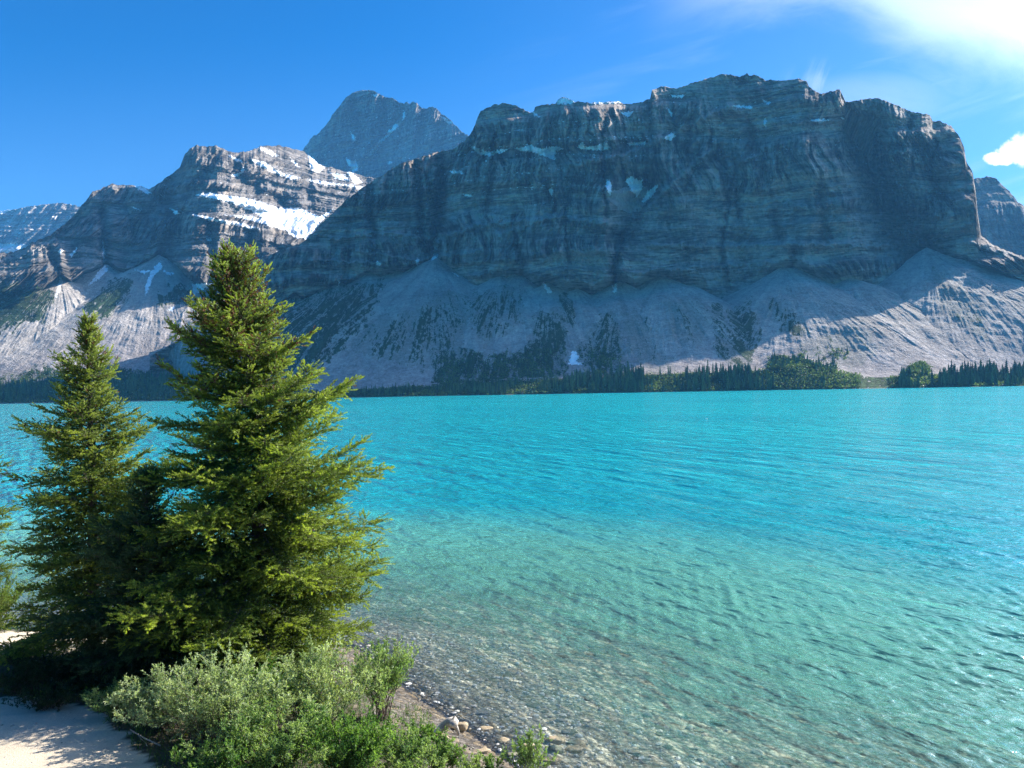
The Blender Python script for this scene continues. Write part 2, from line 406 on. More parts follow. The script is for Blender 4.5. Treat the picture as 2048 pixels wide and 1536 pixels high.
# ---- main wall (right and centre)
y0C = [(200, 1200), (300, 1160), (420, 1100), (520, 960), (620, 868), (700, 860), (1000, 850), (1500, 840), (1850, 800), (2048, 780), (2600, 700)]
y1C = [(a, y*1.05+10) for a, y in y0C if a < 1900]+[(1880, 855), (1950, 890), (2048, 925), (2600, 960)]
z1C = [(200, 36), (420, 34), (560, 12), (640, 6), (900, 12), (1300, 20), (1500, 22), (1600, 26), (1750, 12), (2048, 14), (2600, 14)]
talC = lev([(200, 812), (300, 792), (340, 750), (380, 712), (420, 668), (460, 630), (500, 612), (530, 606), (560, 604), (600, 590), (640, 576), (700, 562), (745, 545), (790, 541), (830, 528), (870, 514), (900, 530), (935, 572),
            (965, 572), (1000, 551), (1030, 550), (1052, 558), (1090, 565), (1112, 582), (1150, 578), (1200, 570), (1240, 565), (1275, 562), (1320, 551),
            (1380, 560), (1410, 560), (1450, 550), (1500, 540), (1570, 533), (1620, 545), (1680, 550), (1720, 560), (1745, 556), (1790, 537),
            (1820, 517), (1850, 497), (1880, 514), (1920, 538), (1960, 556), (2000, 570), (2048, 585), (2600, 720)])
crC = lev([(200, 806), (300, 786), (330, 745), (370, 705), (410, 655), (450, 600), (490, 545), (530, 513), (565, 500), (600, 488), (628, 468), (645, 445), (664, 428), (690, 402), (730, 372), (765, 350), (800, 328),
           (850, 312), (880, 303), (905, 300), (930, 282), (945, 262), (953, 240), (962, 222), (985, 211), (1010, 206), (1035, 213), (1060, 226), (1068, 222), (1070, 214), (1080, 211), (1110, 208), (1118, 197),
           (1132, 195), (1150, 203), (1180, 206), (1230, 203), (1250, 208), (1280, 206), (1300, 198), (1304, 180), (1325, 173), (1350, 178),
           (1390, 165), (1440, 150), (1460, 149), (1478, 155), (1486, 152), (1494, 146), (1500, 152), (1508, 149), (1530, 160), (1560, 162),
           (1600, 158), (1614, 164), (1618, 175), (1640, 188), (1660, 184), (1680, 180), (1686, 192), (1692, 204), (1710, 201), (1752, 196), (1790, 210), (1830, 226),
           (1860, 230), (1866, 243), (1880, 243), (1902, 252), (1920, 275), (1929, 298), (1932, 320), (1946, 348), (1951, 380), (1955, 425), (1962, 470), (1985, 490), (2048, 515), (2600, 640)])
vegC = [([(480, 700), (560, 600), (640, 585), (770, 560), (740, 640), (680, 700), (600, 770), (520, 800)], 0.78),
        ([(820, 620), (900, 580), (945, 590), (935, 660), (900, 740), (850, 745), (700, 700), (740, 640)], 0.40),
        ([(860, 770), (885, 725), (925, 690), (980, 715), (1040, 700), (1085, 665), (1125, 640), (1135, 740), (1120, 762), (1000, 775)], 0.86),
        ([(945, 590), (1010, 570), (1060, 590), (1040, 650), (970, 690), (940, 640)], 0.48),
        ([(1045, 640), (1080, 620), (1130, 610), (1135, 660), (1080, 690)], 0.46),
        ([(1112, 598), (1140, 588), (1155, 620), (1150, 650), (1125, 650)], 0.75),
        ([(1150, 700), (1190, 640), (1225, 610), (1245, 690), (1262, 750), (1180, 755)], 0.62),
        ([(1245, 620), (1300, 640), (1330, 700), (1360, 745), (1300, 745), (1260, 700)], 0.25),
        ([(1330, 600), (1400, 590), (1430, 640), (1400, 690), (1340, 680)], 0.18),
        ([(1420, 600), (1440, 600), (1460, 700), (1455, 735), (1430, 700)], 0.62),
        ([(1455, 620), (1500, 595), (1520, 640), (1515, 690), (1500, 735), (1460, 735)], 0.72),
        ([(1530, 595), (1560, 600), (1622, 662), (1590, 680), (1550, 640)], 0.72),
        ([(1530, 735), (1545, 715), (1580, 712), (1640, 725), (1690, 752), (1720, 772), (1530, 775)], 2.95),
        ([(1795, 770), (1810, 742), (1850, 725), (1870, 760), (1850, 775)], 2.95),
        ([(1580, 700), (1640, 670), (1720, 650), (1760, 700), (1700, 740)], 0.22),
        ([(1860, 540), (1960, 600), (1980, 680), (1900, 640)], 0.2)]
snowC = [[(938, 290), (955, 297), (975, 303), (1018, 297), (1010, 303), (978, 312), (958, 308)],
         [(1028, 296), (1050, 294), (1062, 289), (1068, 294), (1085, 298), (1105, 292), (1128, 297), (1112, 303), (1108, 320), (1092, 314), (1070, 305), (1040, 302)],
         [(1155, 294), (1165, 282), (1170, 294), (1190, 292), (1210, 282), (1222, 296), (1205, 301), (1165, 298)],
         [(1255, 285), (1290, 283), (1290, 289), (1260, 291)], [(1327, 276), (1345, 265), (1352, 272), (1340, 283), (1332, 278)],
         [(1211, 370), (1216, 357), (1224, 372), (1222, 392), (1214, 380)],
         [(1252, 362), (1262, 352), (1280, 362), (1286, 358), (1284, 378), (1275, 395), (1262, 380)],
         [(1282, 405), (1296, 382), (1318, 367), (1310, 385), (1290, 405)],
         [(866, 480), (874, 474), (879, 484), (873, 502), (878, 512), (868, 520), (862, 522), (868, 502)],
         [(832, 524), (836, 515), (839, 528), (832, 530)], [(751, 530), (756, 521), (764, 530), (758, 532)],
         [(905, 545), (915, 550), (916, 555)], [(1083, 566), (1092, 568), (1106, 586), (1096, 585)],
         [(1225, 572), (1234, 568), (1234, 582), (1226, 586)], [(677, 560), (681, 562), (677, 575)],
         [(1143, 704), (1152, 702), (1158, 716), (1152, 722), (1166, 728), (1156, 730), (1138, 728)],
         [(1465, 210), (1505, 212), (1502, 218), (1470, 214)], [(1525, 200), (1545, 206), (1535, 209)],
         [(1108, 205), (1118, 197), (1132, 194), (1150, 203), (1140, 208), (1120, 208)], [(1062, 222), (1085, 235), (1070, 232)],
         [(897, 343), (920, 341), (928, 347), (905, 347)], [(925, 388), (945, 391), (940, 395)],
         [(1340, 190), (1370, 190), (1365, 195), (1345, 195)], [(1333, 215), (1345, 225), (1343, 233)], [(1240, 225), (1268, 222), (1258, 235), (1248, 230)],
         [(1680, 235), (1720, 238), (1690, 240)], [(1620, 240), (1640, 238), (1660, 240), (1630, 243)], [(1180, 205), (1240, 202), (1240, 206), (1185, 208)],
         [(1528, 237), (1533, 236), (1532, 254), (1528, 252)], [(1098, 378), (1105, 375), (1104, 392), (1100, 388)]]
carC = [([(878, 296), (882, 360), (876, 430), (868, 500)], 13, 95), ([(832, 318), (838, 400), (846, 480)], 7, 40), ([(745, 365), (738, 430), (750, 470)], 9, 35),
        ([(1720, 270), (1745, 340), (1775, 420), (1815, 480), (1848, 500)], 42, 150), ([(1690, 200), (1700, 255), (1712, 320)], 9, 18),
        ([(1215, 345), (1262, 360), (1300, 370), (1262, 420), (1245, 470)], 26, 55), ([(1238, 470), (1228, 540), (1232, 570)], 8, 45),
        ([(1295, 195), (1305, 290)], 9, 25), ([(1440, 300), (1455, 400)], 9, 30), ([(1500, 250), (1530, 360)], 12, 30), ([(1100, 380), (1108, 420), (1095, 440)], 12, 30),
        ([(985, 330), (975, 420)], 9, 28), ([(1640, 380), (1650, 470)], 12, 30), ([(1380, 240), (1365, 330)], 9, 22), ([(1548, 430), (1560, 480)], 10, 25),
        ([(700, 440), (690, 560)], 8, 18), ([(1040, 500), (1050, 550)], 9, 25), ([(1755, 500), (1748, 550)], 9, 22), ([(1590, 500), (1585, 535)], 8, 22), ([(1860, 300), (1880, 380), (1850, 440)], 22, 35),
        ([(950, 300), (1060, 310), (1160, 298), (1220, 296), (1290, 288)], 12, 30)]
ledC = [([(660, 478), (760, 465), (860, 476), (900, 470), (950, 450), (1060, 440), (1130, 432)], 5, 16), ([(1085, 520), (1130, 505), (1240, 500)], 7, 14),
        ([(1300, 490), (1450, 492), (1600, 487), (1780, 492)], 6, 16), ([(1140, 330), (1240, 310), (1330, 275), (1450, 215), (1470, 210)], 5, 14),
        ([(1290, 420), (1350, 360), (1420, 300)], 6, 12), ([(1000, 470), (1110, 430), (1240, 450)], 6, 10), ([(1460, 330), (1520, 310)], 4, 10), ([(700, 500), (840, 520), (960, 500)], 4, 10),
        ([(1580, 245), (1700, 240)], 4, 12), ([(1300, 540), (1440, 530), (1560, 525)], 5, 12), ([(1450, 420), (1560, 400), (1700, 440)], 5, 8), ([(1760, 310), (1820, 300)], 4, 8),
        ([(1930, 482), (1985, 498), (2048, 518), (2400, 610)], 5, 10), ([(620, 520), (760, 525)], 4, 8)]
bulC = [(590, 588), (680, 564), (745, 545), (790, 539), (870, 512), (1000, 549), (1032, 547), (1096, 563), (1150, 576), (1238, 562), (1325, 549), (1570, 531), (1700, 552), (1850, 494), (1960, 556), (2060, 585), (2300, 650), (500, 620), (430, 672), (370, 722)]
_r = np.random.RandomState(88)
for _ in range(16):     # more chutes down the face
    u_ = _r.uniform(680, 1900); v_ = _r.uniform(215, 430); l_ = _r.uniform(50, 170)
    carC.append(([(u_, v_), (u_+_r.normal(0, 8), v_+l_*.5), (u_+_r.normal(0, 14), v_+l_)], _r.uniform(2.5, 5.5), _r.uniform(12, 24)))
MC = mass('mountain', 300, 2500, NU(2100), y0C, -3, y1C, z1C, talC, crC, 0.48, [(300, 1.4), (1400, 2.2), (1750, 2.2), (1932, 2.0), (1980, 1.6), (2100, 1.5)],
          (NU(60), NU(230), NU(430)), 3, bulges=bulC, carve=carC, ledges=ledC, snow=snowC, veg=vegC,
          scree=[([(1205, 385), (1262, 372), (1300, 372), (1290, 410), (1262, 430), (1240, 420)], 0.8), ([(1090, 525), (1110, 508), (1180, 505), (1200, 520), (1150, 530)], 0.6),
                 ([(1690, 195), (1760, 190), (1850, 225), (1800, 245), (1720, 270)], 0.35), ([(690, 475), (760, 462), (870, 470), (850, 482), (720, 485)], 0.35)],
          flecks=[([(930, 270), (1300, 200), (1330, 300), (1000, 400), (880, 360)], 0.32), ([(1300, 190), (1720, 180), (1700, 300), (1400, 330)], 0.12), ([(700, 380), (1200, 330), (1200, 400), (720, 430)], 0.12)])
# ---- lower ridge beyond the right shoulder
mass('mountain', 1880, 2650, NU(420), [(1880, 1850), (2650, 1700)], 0, [(1880, 1860), (2650, 1710)], [(1880, 5), (2650, 5)],
     lev([(1880, 640), (2050, 640), (2650, 760)]), lev([(1880, 400), (1935, 370), (1950, 357), (1975, 354), (1992, 356), (2003, 368), (2020, 384), (2034, 402), (2050, 415), (2200, 470), (2650, 640)]),
     0.6, [(1880, 1.5), (2650, 1.5)], (6, NU(40), NU(200)), 41, jag=(2.0, 6.0), rockcol=(0.125, 0.10, 0.092))
# ---- left massif
y0B = [(-500, 860), (0, 880), (640, 860), (860, 855)]
y1B = [(-500, 1080), (0, 1160), (200, 1200), (400, 1220), (860, 1200)]
z1B = [(-500, 14), (0, 22), (200, 34), (300, 36), (400, 38), (800, 30)]
talB = lev([(-500, 700), (0, 640), (60, 628), (110, 600), (125, 560), (150, 585), (180, 560), (210, 535), (225, 548), (270, 530), (300, 545), (322, 520), (350, 545), (372, 560), (430, 590), (460, 585), (500, 570), (560, 560), (620, 545), (800, 530)])
crB = lev([(-500, 600), (-100, 520), (0, 508), (40, 500), (62, 487), (100, 470), (140, 440), (158, 418), (172, 402), (185, 384), (202, 378), (225, 367), (240, 370), (262, 370), (300, 378), (308, 372),
           (322, 364), (340, 350), (360, 335), (368, 312), (380, 297), (392, 291), (412, 293), (432, 292), (450, 300), (470, 306), (490, 303), (505, 300), (520, 294), (545, 291), (556, 292), (570, 293),
           (588, 298), (605, 302), (640, 330), (700, 345), (760, 360), (860, 380)])
snowB = [[(390, 390), (415, 385), (450, 390), (500, 398), (560, 416), (600, 416), (618, 424), (640, 432), (668, 418), (640, 445), (630, 462), (612, 478), (590, 475), (570, 460), (540, 452), (500, 440), (470, 432), (440, 430), (500, 432), (530, 440), (510, 425), (470, 408), (430, 398)],
         [(380, 428), (410, 432), (440, 440), (480, 445), (520, 458), (500, 458), (460, 448), (420, 440)],
         [(505, 318), (530, 325), (560, 345), (600, 356), (580, 358), (545, 345), (512, 328)], [(515, 294), (540, 300), (556, 312), (540, 310)],
         [(455, 308), (475, 318), (488, 324), (470, 322)], [(463, 350), (480, 345), (488, 330), (486, 345), (470, 354)], [(580, 315), (600, 335), (590, 330)],
         [(615, 305), (625, 308), (632, 325), (650, 335), (640, 345), (622, 340)], [(612, 358), (660, 365), (735, 375), (740, 385), (700, 372), (640, 368)], [(650, 330), (660, 345), (690, 350), (700, 362), (672, 358)],
         [(690, 340), (705, 345), (725, 365), (710, 368)], [(265, 370), (285, 372), (305, 388), (290, 386)], [(340, 415), (362, 428), (350, 428)], [(262, 312+100), (285, 422), (270, 418)],
         [(320, 522), (325, 535), (305, 555), (292, 590), (290, 575), (300, 545)], [(262, 535), (280, 542), (302, 540), (288, 548)], [(325, 540), (350, 548), (335, 550)],
         [(383, 568), (430, 566), (405, 580), (388, 590)], [(210, 528), (216, 540), (195, 560), (176, 572), (190, 552)], [(120, 552), (126, 560), (116, 590), (110, 595)], [(205, 480), (210, 500), (207, 525)],
         [(333, 620), (350, 612), (345, 622)], [(115, 502), (126, 500), (122, 508)], [(138, 510), (156, 495), (144, 515)], [(335, 455), (343, 460)], [(410, 475), (426, 480), (420, 483)], [(505, 498), (513, 495), (507, 508)],
         [(546, 513), (556, 502), (550, 512)]]
carB = [([(205, 430), (210, 500), (212, 540)], 10, 60), ([(330, 400), (350, 440), (322, 520)], 18, 70), ([(120, 470), (160, 430)], 12, 25), ([(365, 320), (340, 400)], 14, 35), ([(430, 310), (410, 350), (370, 390)], 12, 35),
        ([(470, 320), (490, 370), (560, 400)], 12, 30), ([(610, 310), (620, 400)], 12, 35), ([(250, 400), (265, 470)], 8, 25), ([(420, 450), (430, 560)], 10, 25), ([(100, 500), (120, 560)], 10, 30), ([(500, 470), (510, 560)], 10, 25),
        ([(570, 420), (625, 440), (610, 470)], 26, 60)]
ledB = [([(400, 392), (470, 402), (560, 425), (640, 440)], 8, 22), ([(380, 430), (450, 442), (520, 458)], 5, 12), ([(505, 320), (600, 358)], 5, 14), ([(615, 360), (740, 380)], 5, 14), ([(0, 520), (60, 505), (110, 480)], 6, 12), ([(220, 375), (262, 372)], 5, 10)]
MB_ = mass('mountain', -500, 860, NU(1150), y0B, -3, y1B, z1B, talB, crB, 0.50, [(-500, 0.60), (60, 0.62), (370, 1.0), (430, 1.0), (640, 0.62), (860, 0.6)],
     (NU(70), NU(190), NU(330)), 77, jag=(2.0, 8.0), bulges=[(-400, 690), (-200, 660), (-60, 645), (30, 632), (70, 620), (121, 548), (213, 528), (322, 508), (385, 560), (440, 588), (530, 560), (640, 545)], carve=carB, ledges=ledB, snow=snowB,
     veg=[([(-200, 660), (0, 560), (110, 585), (90, 640), (0, 665)], 2.96), ([(165, 620), (200, 580), (250, 545), (268, 560), (262, 590), (210, 640)], 2.9), ([(318, 600), (335, 575), (380, 570), (390, 595), (360, 612), (330, 612)], 2.9),
          ([(-300, 790), (-300, 740), (0, 755), (100, 730), (240, 735), (300, 738), (420, 740), (500, 730), (600, 740), (600, 800)], 0.93)],
     scree=[([(400, 405), (460, 410), (560, 440), (560, 450), (450, 430)], 0.5)],
     flecks=[([(380, 300), (640, 300), (760, 360), (640, 420), (480, 420)], 0.06), ([(160, 400), (400, 300), (300, 420)], 0.08)], rockcol=(0.15, 0.132, 0.118))
# ---- pointed peak between them, and the far ridge with the glacier on the left
mass('mountain', 540, 1080, NU(560), [(540, 2950), (700, 2750), (940, 2300), (1080, 2100)], 0, [(540, 2970), (700, 2770), (940, 2320), (1080, 2120)], [(540, 5), (1080, 5)],
     [(540, 520), (1080, 520)], lev([(540, 330), (596, 312), (612, 292), (622, 276), (640, 264), (652, 250), (668, 226), (686, 202), (702, 187), (722, 182), (740, 181), (758, 188), (768, 195), (786, 197), (800, 206),
     (815, 206), (832, 206), (842, 214), (850, 218), (866, 213), (884, 228), (898, 238), (912, 252), (926, 264), (940, 275), (980, 300), (1080, 350)]),
     0.5, [(540, 1.25), (1080, 1.25)], (4, NU(20), NU(330)), 113, jag=(2.6, 6.0), disp=2.3, rockcol=(0.15, 0.135, 0.125),
     carve=[([(700, 195), (720, 260), (700, 340)], 10, 60), ([(770, 200), (765, 290), (740, 330)], 12, 80), ([(800, 215), (780, 270), (730, 320)], 8, 50), ([(850, 220), (835, 300)], 10, 70), ([(655, 260), (680, 340)], 10, 50)],
     snow=[[(806, 220), (812, 232), (805, 242)], [(792, 245), (798, 252), (780, 268), (755, 295), (735, 315), (748, 295), (770, 270)], [(700, 262), (712, 278), (706, 285)], [(612, 308), (626, 315), (636, 330), (650, 337), (648, 350), (625, 345)],
           [(690, 315), (705, 322), (712, 318), (716, 340), (705, 345)], [(775, 324), (785, 324), (778, 330)], [(760, 196), (742, 190), (756, 188)], [(880, 230), (905, 245), (898, 250)]],
     flecks=[([(600, 250), (700, 180), (940, 260), (900, 340), (620, 350)], 0.17)])
mass('mountain', -500, 330, NU(420), [(-500, 3000), (330, 3000)], 0, [(-500, 3020), (330, 3020)], [(-500, 5), (330, 5)],
     [(-500, 560), (330, 560)], lev([(-500, 440), (-100, 432), (0, 423), (40, 417), (60, 413), (90, 409), (120, 406), (150, 410), (170, 420), (330, 440)]),
     0.5, [(-500, 0.9), (330, 0.9)], (4, NU(12), NU(180)), 151, jag=(1.6, 5.0), disp=2.2, rockcol=(0.25, 0.24, 0.23),
     snow=[[(-500, 520), (-500, 482), (0, 485), (60, 489), (90, 500), (60, 540), (-500, 560)], [(-500, 424), (0, 420), (30, 417), (0, 428), (-500, 436)]],
     flecks=[([(-500, 430), (0, 425), (170, 400), (170, 470), (-500, 480)], 0.5)])

# ------------------------------------------------------------------ foreground terrain
SHORE = np.array([(-3000, 60), (-300, 42), (-60, 31), (-17.5, 26.6), (-9, 25.6), (-5, 24.0), (-3.0, 20.6), (-1.2, 18.0), (0.3, 15.6), (3, 12.2), (8, 7), (20, -4), (60, -30), (400, -120), (3000, -700)], float)
def shore_d(x, y):
    """signed distance to the near shoreline, positive in the water"""
    x = np.asarray(x, float); y = np.asarray(y, float)
    d = np.full(x.shape, 1e9)
    for i in range(len(SHORE)-1):
        a = SHORE[i]; e = SHORE[i+1]-a; t = np.clip(((x-a[0])*e[0]+(y-a[1])*e[1])/(e@e), 0, 1)
        d = np.minimum(d, np.hypot(x-a[0]-t*e[0], y-a[1]-t*e[1]))
    return np.where(y > np.interp(x, SHORE[:, 0], SHORE[:, 1]), d, -d)
def gz(x, y):
    x = np.asarray(x, float); y = np.asarray(y, float)
    s = shore_d(x, y)
    wob = 0.05*fbm(x/1.7, y/1.7, 2, 5)+0.10*fbm(x/6, y/6, 2, 6)
    bed = -np.minimum(0.062*s+0.0005*s*s, 7.0)+wob*sstep(0.3, 4, s)*np.clip(1-s/60, 0, 1)
    land = 1.15*(1-np.exp(-np.maximum(-s, 0)/3.2))+0.02*np.maximum(-s, 0).clip(0, 30)+wob*0.5*sstep(0.5, 3, -s)
    bank = 6.4-0.62*np.maximum(y, 0)-0.10*np.maximum(x+2, 0)
    bank = np.where(y < 0, 6.4-0.02*(-y).clip(0, 100), bank)
    land = np.where(-s > 0, np.maximum(land, np.where(bank > 0, bank, 0)*sstep(0, 4, -s)), 0)
    return np.where(s > 0, bed, land)
def px2g(u, v, zadd=0.0):
    """ground point seen at photograph pixel (u, v)"""
    d = fwd+rgt*(u-1024)/F-upv*(v-768)/F
    t = np.linspace(6, 200, 6000)
    P = np.array([0, 0, CAMZ])[None]+np.outer(t, d)
    h = np.maximum(gz(P[:, 0], P[:, 1]), -9)+zadd
    k = np.argmax(P[:, 2] < h)
    return P[k]

def axis(fine_lo, fine_hi, step, lo, hi):
    a = list(np.arange(fine_lo, fine_hi, step)); s = step; x = a[-1]
    while x < hi: s *= 1.12; x += s; a.append(min(x, hi))
    s = step; x = a[0]; b = []
    while x > lo: s *= 1.12; x -= s; b.append(max(x, lo))
    return np.array(b[::-1]+a)
gx = axis(-22, 26, 0.10/max(q, .5), -4400, 4400); gy = axis(5, 60, 0.12/max(q, .5), -290, 4500)
GX, GY = np.meshgrid(gx, gy); GZ = gz(GX, GY)
sd = shore_d(GX, GY)
# surface kinds: 0 soil under plants, 1 sand path, 2 shore gravel
near_path = np.array([(-40, 18.2), (-16, 17.7), (-11, 17.4), (-8.9, 16.7), (-7.5, 15.3), (-6.7, 13.8), (-6.2, 12), (-5.5, 9), (-40, 3)])
far_path = np.array([(-60, 19), (-30, 20), (-16, 20.2), (-12.2, 20.6), (-10.8, 22), (-10.5, 23.6), (-14, 24.2), (-30, 26.5), (-60, 29)])
wx_ = GX+fbm(GX/1.3, GY/1.3, 3, 60)*0.45; wy_ = GY+fbm(GX/1.3, GY/1.3, 3, 61)*0.45
sand = inpoly(wx_, wy_, near_path) | inpoly(wx_, wy_, far_path)
sandf = sand.astype(float)
gc = np.zeros(GX.shape+(3,))
soil = np.array([0.085, 0.075, 0.05]); grav = np.array([0.22, 0.19, 0.16]); bedc = np.array([0.66, 0.59, 0.44])
k = sstep(-2.6, -1.2, sd+fbm(GX, GY, 3, 62)*0.5)[..., None]
gc = soil*(1-k)+grav*k
wet = sstep(-0.9, 0.1, sd)[..., None]; gc = gc*(1-0.35*wet)
kb = sstep(0.0, 1.5, sd)[..., None]; gc = gc*(1-kb)+bedc*kb
alg = sstep(-0.1, 0.9, fbm(GX/2.2, GY/2.2, 4, 63))[..., None]*kb
gc = gc*(1-0.45*alg)+np.array([0.13, 0.14, 0.085])*0.45*alg
gc[sand] = (0.60, 0.50, 0.375)
gm, t = mat_new('ground')
obj = t.n('ShaderNodeTexCoord').outputs['Object']
colr = t.n('ShaderNodeAttribute', attribute_name='Col').outputs['Color']
peb = t.n('ShaderNodeAttribute', attribute_name='pebble').outputs['Fac']
wv = t.vm('ADD', obj, t.vm('MULTIPLY', t.noise(obj, 2.2, 3, 0.6, 0, 1), (0.25, 0.25, 0.0)))
v1 = t.n('ShaderNodeTexVoronoi', {'Vector': wv, 'Scale': 6.5, 'Randomness': 1.0}); v2 = t.n('ShaderNodeTexVoronoi', {'Vector': wv, 'Scale': 17.0})
v3 = t.n('ShaderNodeTexVoronoi', {'Vector': wv, 'Scale': 2.3}, feature='F1')
n1 = t.noise(obj, 30.0, 4, 0.7); n2 = t.noise(obj, 1.1, 4, 0.6)
s1 = t.n('ShaderNodeSeparateColor', {0: v1.outputs['Color']}).outputs[0]; s2 = t.n('ShaderNodeSeparateColor', {0: v2.outputs['Color']}).outputs[0]
s3 = t.n('ShaderNodeSeparateColor', {0: v3.outputs['Color']}).outputs[0]
f = t.m('ADD', t.m('ADD', t.rng(s1, 0, 1, 0.35, 0.75, False), t.rng(s2, 0, 1, 0.15, 0.5, False)), t.rng(s3, 0.0, 1, -0.10, 0.22, False))
crev = t.m('MULTIPLY', t.rng(v1.outputs[0], 0.35, 0.75, 1.0, 0.45), t.rng(v2.outputs[0], 0.3, 0.8, 1.0, 0.6))
f = t.m('MULTIPLY', f, crev)
fs = t.m('ADD', t.rng(n1, 0.3, 0.7, 0.82, 1.16, False), t.rng(n2, 0.3, 0.7, -0.08, 0.08, False))
ff = t.m('ADD', t.m('MULTIPLY', f, peb), t.m('MULTIPLY', fs, t.m('SUBTRACT', 1.0, peb)))
cc = t.mix(1.0, colr, t.n('ShaderNodeCombineXYZ', {0: ff, 1: ff, 2: ff}).outputs[0], 'MULTIPLY')
hue = t.mix(t.m('MULTIPLY', t.rng(s1, 0.55, 1.0), t.m('MULTIPLY', peb, 0.5)), cc, c4(0.30, 0.22, 0.12))
hgt = t.m('ADD', t.m('MULTIPLY', t.m('SUBTRACT', 1.0, v1.outputs[0]), peb), t.m('MULTIPLY', n1, 0.35))
bp = t.n('ShaderNodeBump', {'Strength': 0.8, 'Distance': 0.05, 'Height': hgt})
t.n('ShaderNodeOutputMaterial', {'Surface': t.n('ShaderNodeBsdfPrincipled', {'Base Color': hue, 'Roughness': 0.9, 'Specular IOR Level': 0.2, 'Normal': bp})})
pebv = np.where(sand, 0.0, sstep(-3.0, -1.0, sd))
ground = mesh_np('ground', np.stack([GX, GY, GZ], -1).reshape(-1, 3), gridf(*GX.shape), gm, smooth=True, cols=gc.reshape(-1, 3), attrs={'pebble': pebv.ravel()})
tag(ground, kind='structure')

# ------------------------------------------------------------------ lake
nth, nr_ = NU(900), NU(1000)
th = np.linspace(R(-58), R(58), nth)
dpx = np.concatenate([np.linspace(1500, 30, nr_-130, endpoint=False), np.geomspace(30, 2.2, 130)])
rr_ = CAMZ*F/dpx
TH, RR = np.meshgrid(th, rr_)
WX = RR*np.tan(TH)*0.62/0.62; WY = RR+0*TH
spc = np.maximum(np.gradient(rr_)[:, None]+0*TH, RR*(th[1]-th[0])/np.cos(TH)**2)
WZ = np.zeros_like(WX)
rs = np.random.RandomState(11)
main_a = math.atan2(-0.55, -0.83)
sdw = shore_d(WX, WY)
grp = 0.65+0.55*fbm(WX/16, WY/16, 2, 71)
for lam, amp, n, spread in ((4.2, .016, 5, .16), (2.6, .013, 7, .22), (1.4, .0070, 9, .30), (0.8, .0058, 12, .38), (0.48, .0066, 16, .5), (0.28, .0048, 18, .6)):
    for i in range(n):
        l = lam*rs.uniform(.75, 1.3); a = main_a+rs.normal()*spread; kx, ky = 2*math.pi/l*math.cos(a), 2*math.pi/l*math.sin(a)
        fade = np.clip((l/spc-2.5)/2.5, 0, 1)
        if not fade.any(): continue
        ph = kx*WX+ky*WY+rs.uniform(0, 6.28)
        s = np.sin(ph+0.35*np.sin(ph)); WZ += amp*s*fade
WZ *= grp*np.clip(0.35+sdw/9, 0.3, 1)*np.clip(sdw*1.5+0.1, 0, 1)
depth = np.maximum(-gz(WX, WY), 0)
m, t = mat_new('lake water')
dep = t.n('ShaderNodeAttribute', attribute_name='depth').outputs['Fac']
farw = t.n('ShaderNodeAttribute', attribute_name='ripple').outputs['Fac']   # waves the mesh is too coarse to carry
obj = t.n('ShaderNodeTexCoord').outputs['Object']
rot = t.n('ShaderNodeVectorRotate', {'Vector': obj, 'Angle': -main_a}, rotation_type='Z_AXIS').outputs[0]
def wn(sc, sx_, d, det=2): return t.noise(t.vm('MULTIPLY', rot, (1.0, sx_, 1.0)), sc, det, 0.55, d)
h = t.m('ADD', t.m('ADD', t.m('ADD', t.m('MULTIPLY', t.m('MULTIPLY', wn(0.55, .30, .3, 3), 0.95), farw), t.m('MULTIPLY', t.m('MULTIPLY', wn(0.27, .28, .3, 2), 1.15), farw)), t.m('MULTIPLY', wn(1.7, .4, .4), 0.24)), t.m('ADD', t.m('MULTIPLY', wn(5.5, .45, .5, 3), 0.065), t.m('MULTIPLY', wn(0.14, .4, .6, 3), 0.9)))
bmp = t.n('ShaderNodeBump', {'Strength': 1.0, 'Distance': 0.85, 'Height': h})
turb = t.m('SUBTRACT', 1.0, t.m('EXPONENT', t.m('MULTIPLY', dep, -0.95)))
turb = t.m('MULTIPLY', turb, t.rng(dep, 0.0, 0.8, 0.5, 1.0))
# glacial flour in the water: green in the shallows, turquoise where deep
cg = t.mix(t.rng(dep, 0.8, 2.3), c4(0.15, 0.47, 0.35), c4(0.012, 0.345, 0.385))
patch = t.noise(t.vm('MULTIPLY', rot, (1.0, 0.35, 1.0)), 0.02, 4, 0.6)
cg = t.mix(1.0, cg, t.n('ShaderNodeCombineXYZ', {0: t.rng(patch, .3, .7, .85, 1.15), 1: t.rng(patch, .3, .7, .9, 1.1), 2: t.rng(patch, .3, .7, .94, 1.06)}).outputs[0], 'MULTIPLY')
body = t.n('ShaderNodeBsdfDiffuse', {'Color': cg, 'Normal': bmp})
clear = t.n('ShaderNodeBsdfTransparent', {'Color': t.mix(t.rng(dep, 0, 1.2), c4(0.95, 0.98, 0.97), c4(0.60, 0.88, 0.82))})
under = t.n('ShaderNodeMixShader', {0: turb, 1: clear, 2: body})
gl = t.n('ShaderNodeBsdfGlossy', {'Color': c4(1, 1, 1), 'Roughness': 0.10, 'Normal': bmp})
fr = t.n('ShaderNodeFresnel', {'IOR': 1.333, 'Normal': bmp})
sh = t.n('ShaderNodeMixShader', {0: t.m('MINIMUM', fr, 0.75), 1: under, 2: gl})
t.n('ShaderNodeOutputMaterial', {'Surface': sh})
lake = mesh_np('water', np.stack([WX, WY, WZ], -1).reshape(-1, 3), gridf(nr_, nth), m, smooth=True, attrs={'depth': depth.ravel(), 'ripple': (0.15+1.0*sstep(0.05, 0.9, spc)).ravel()})
tag(lake, kind='structure')

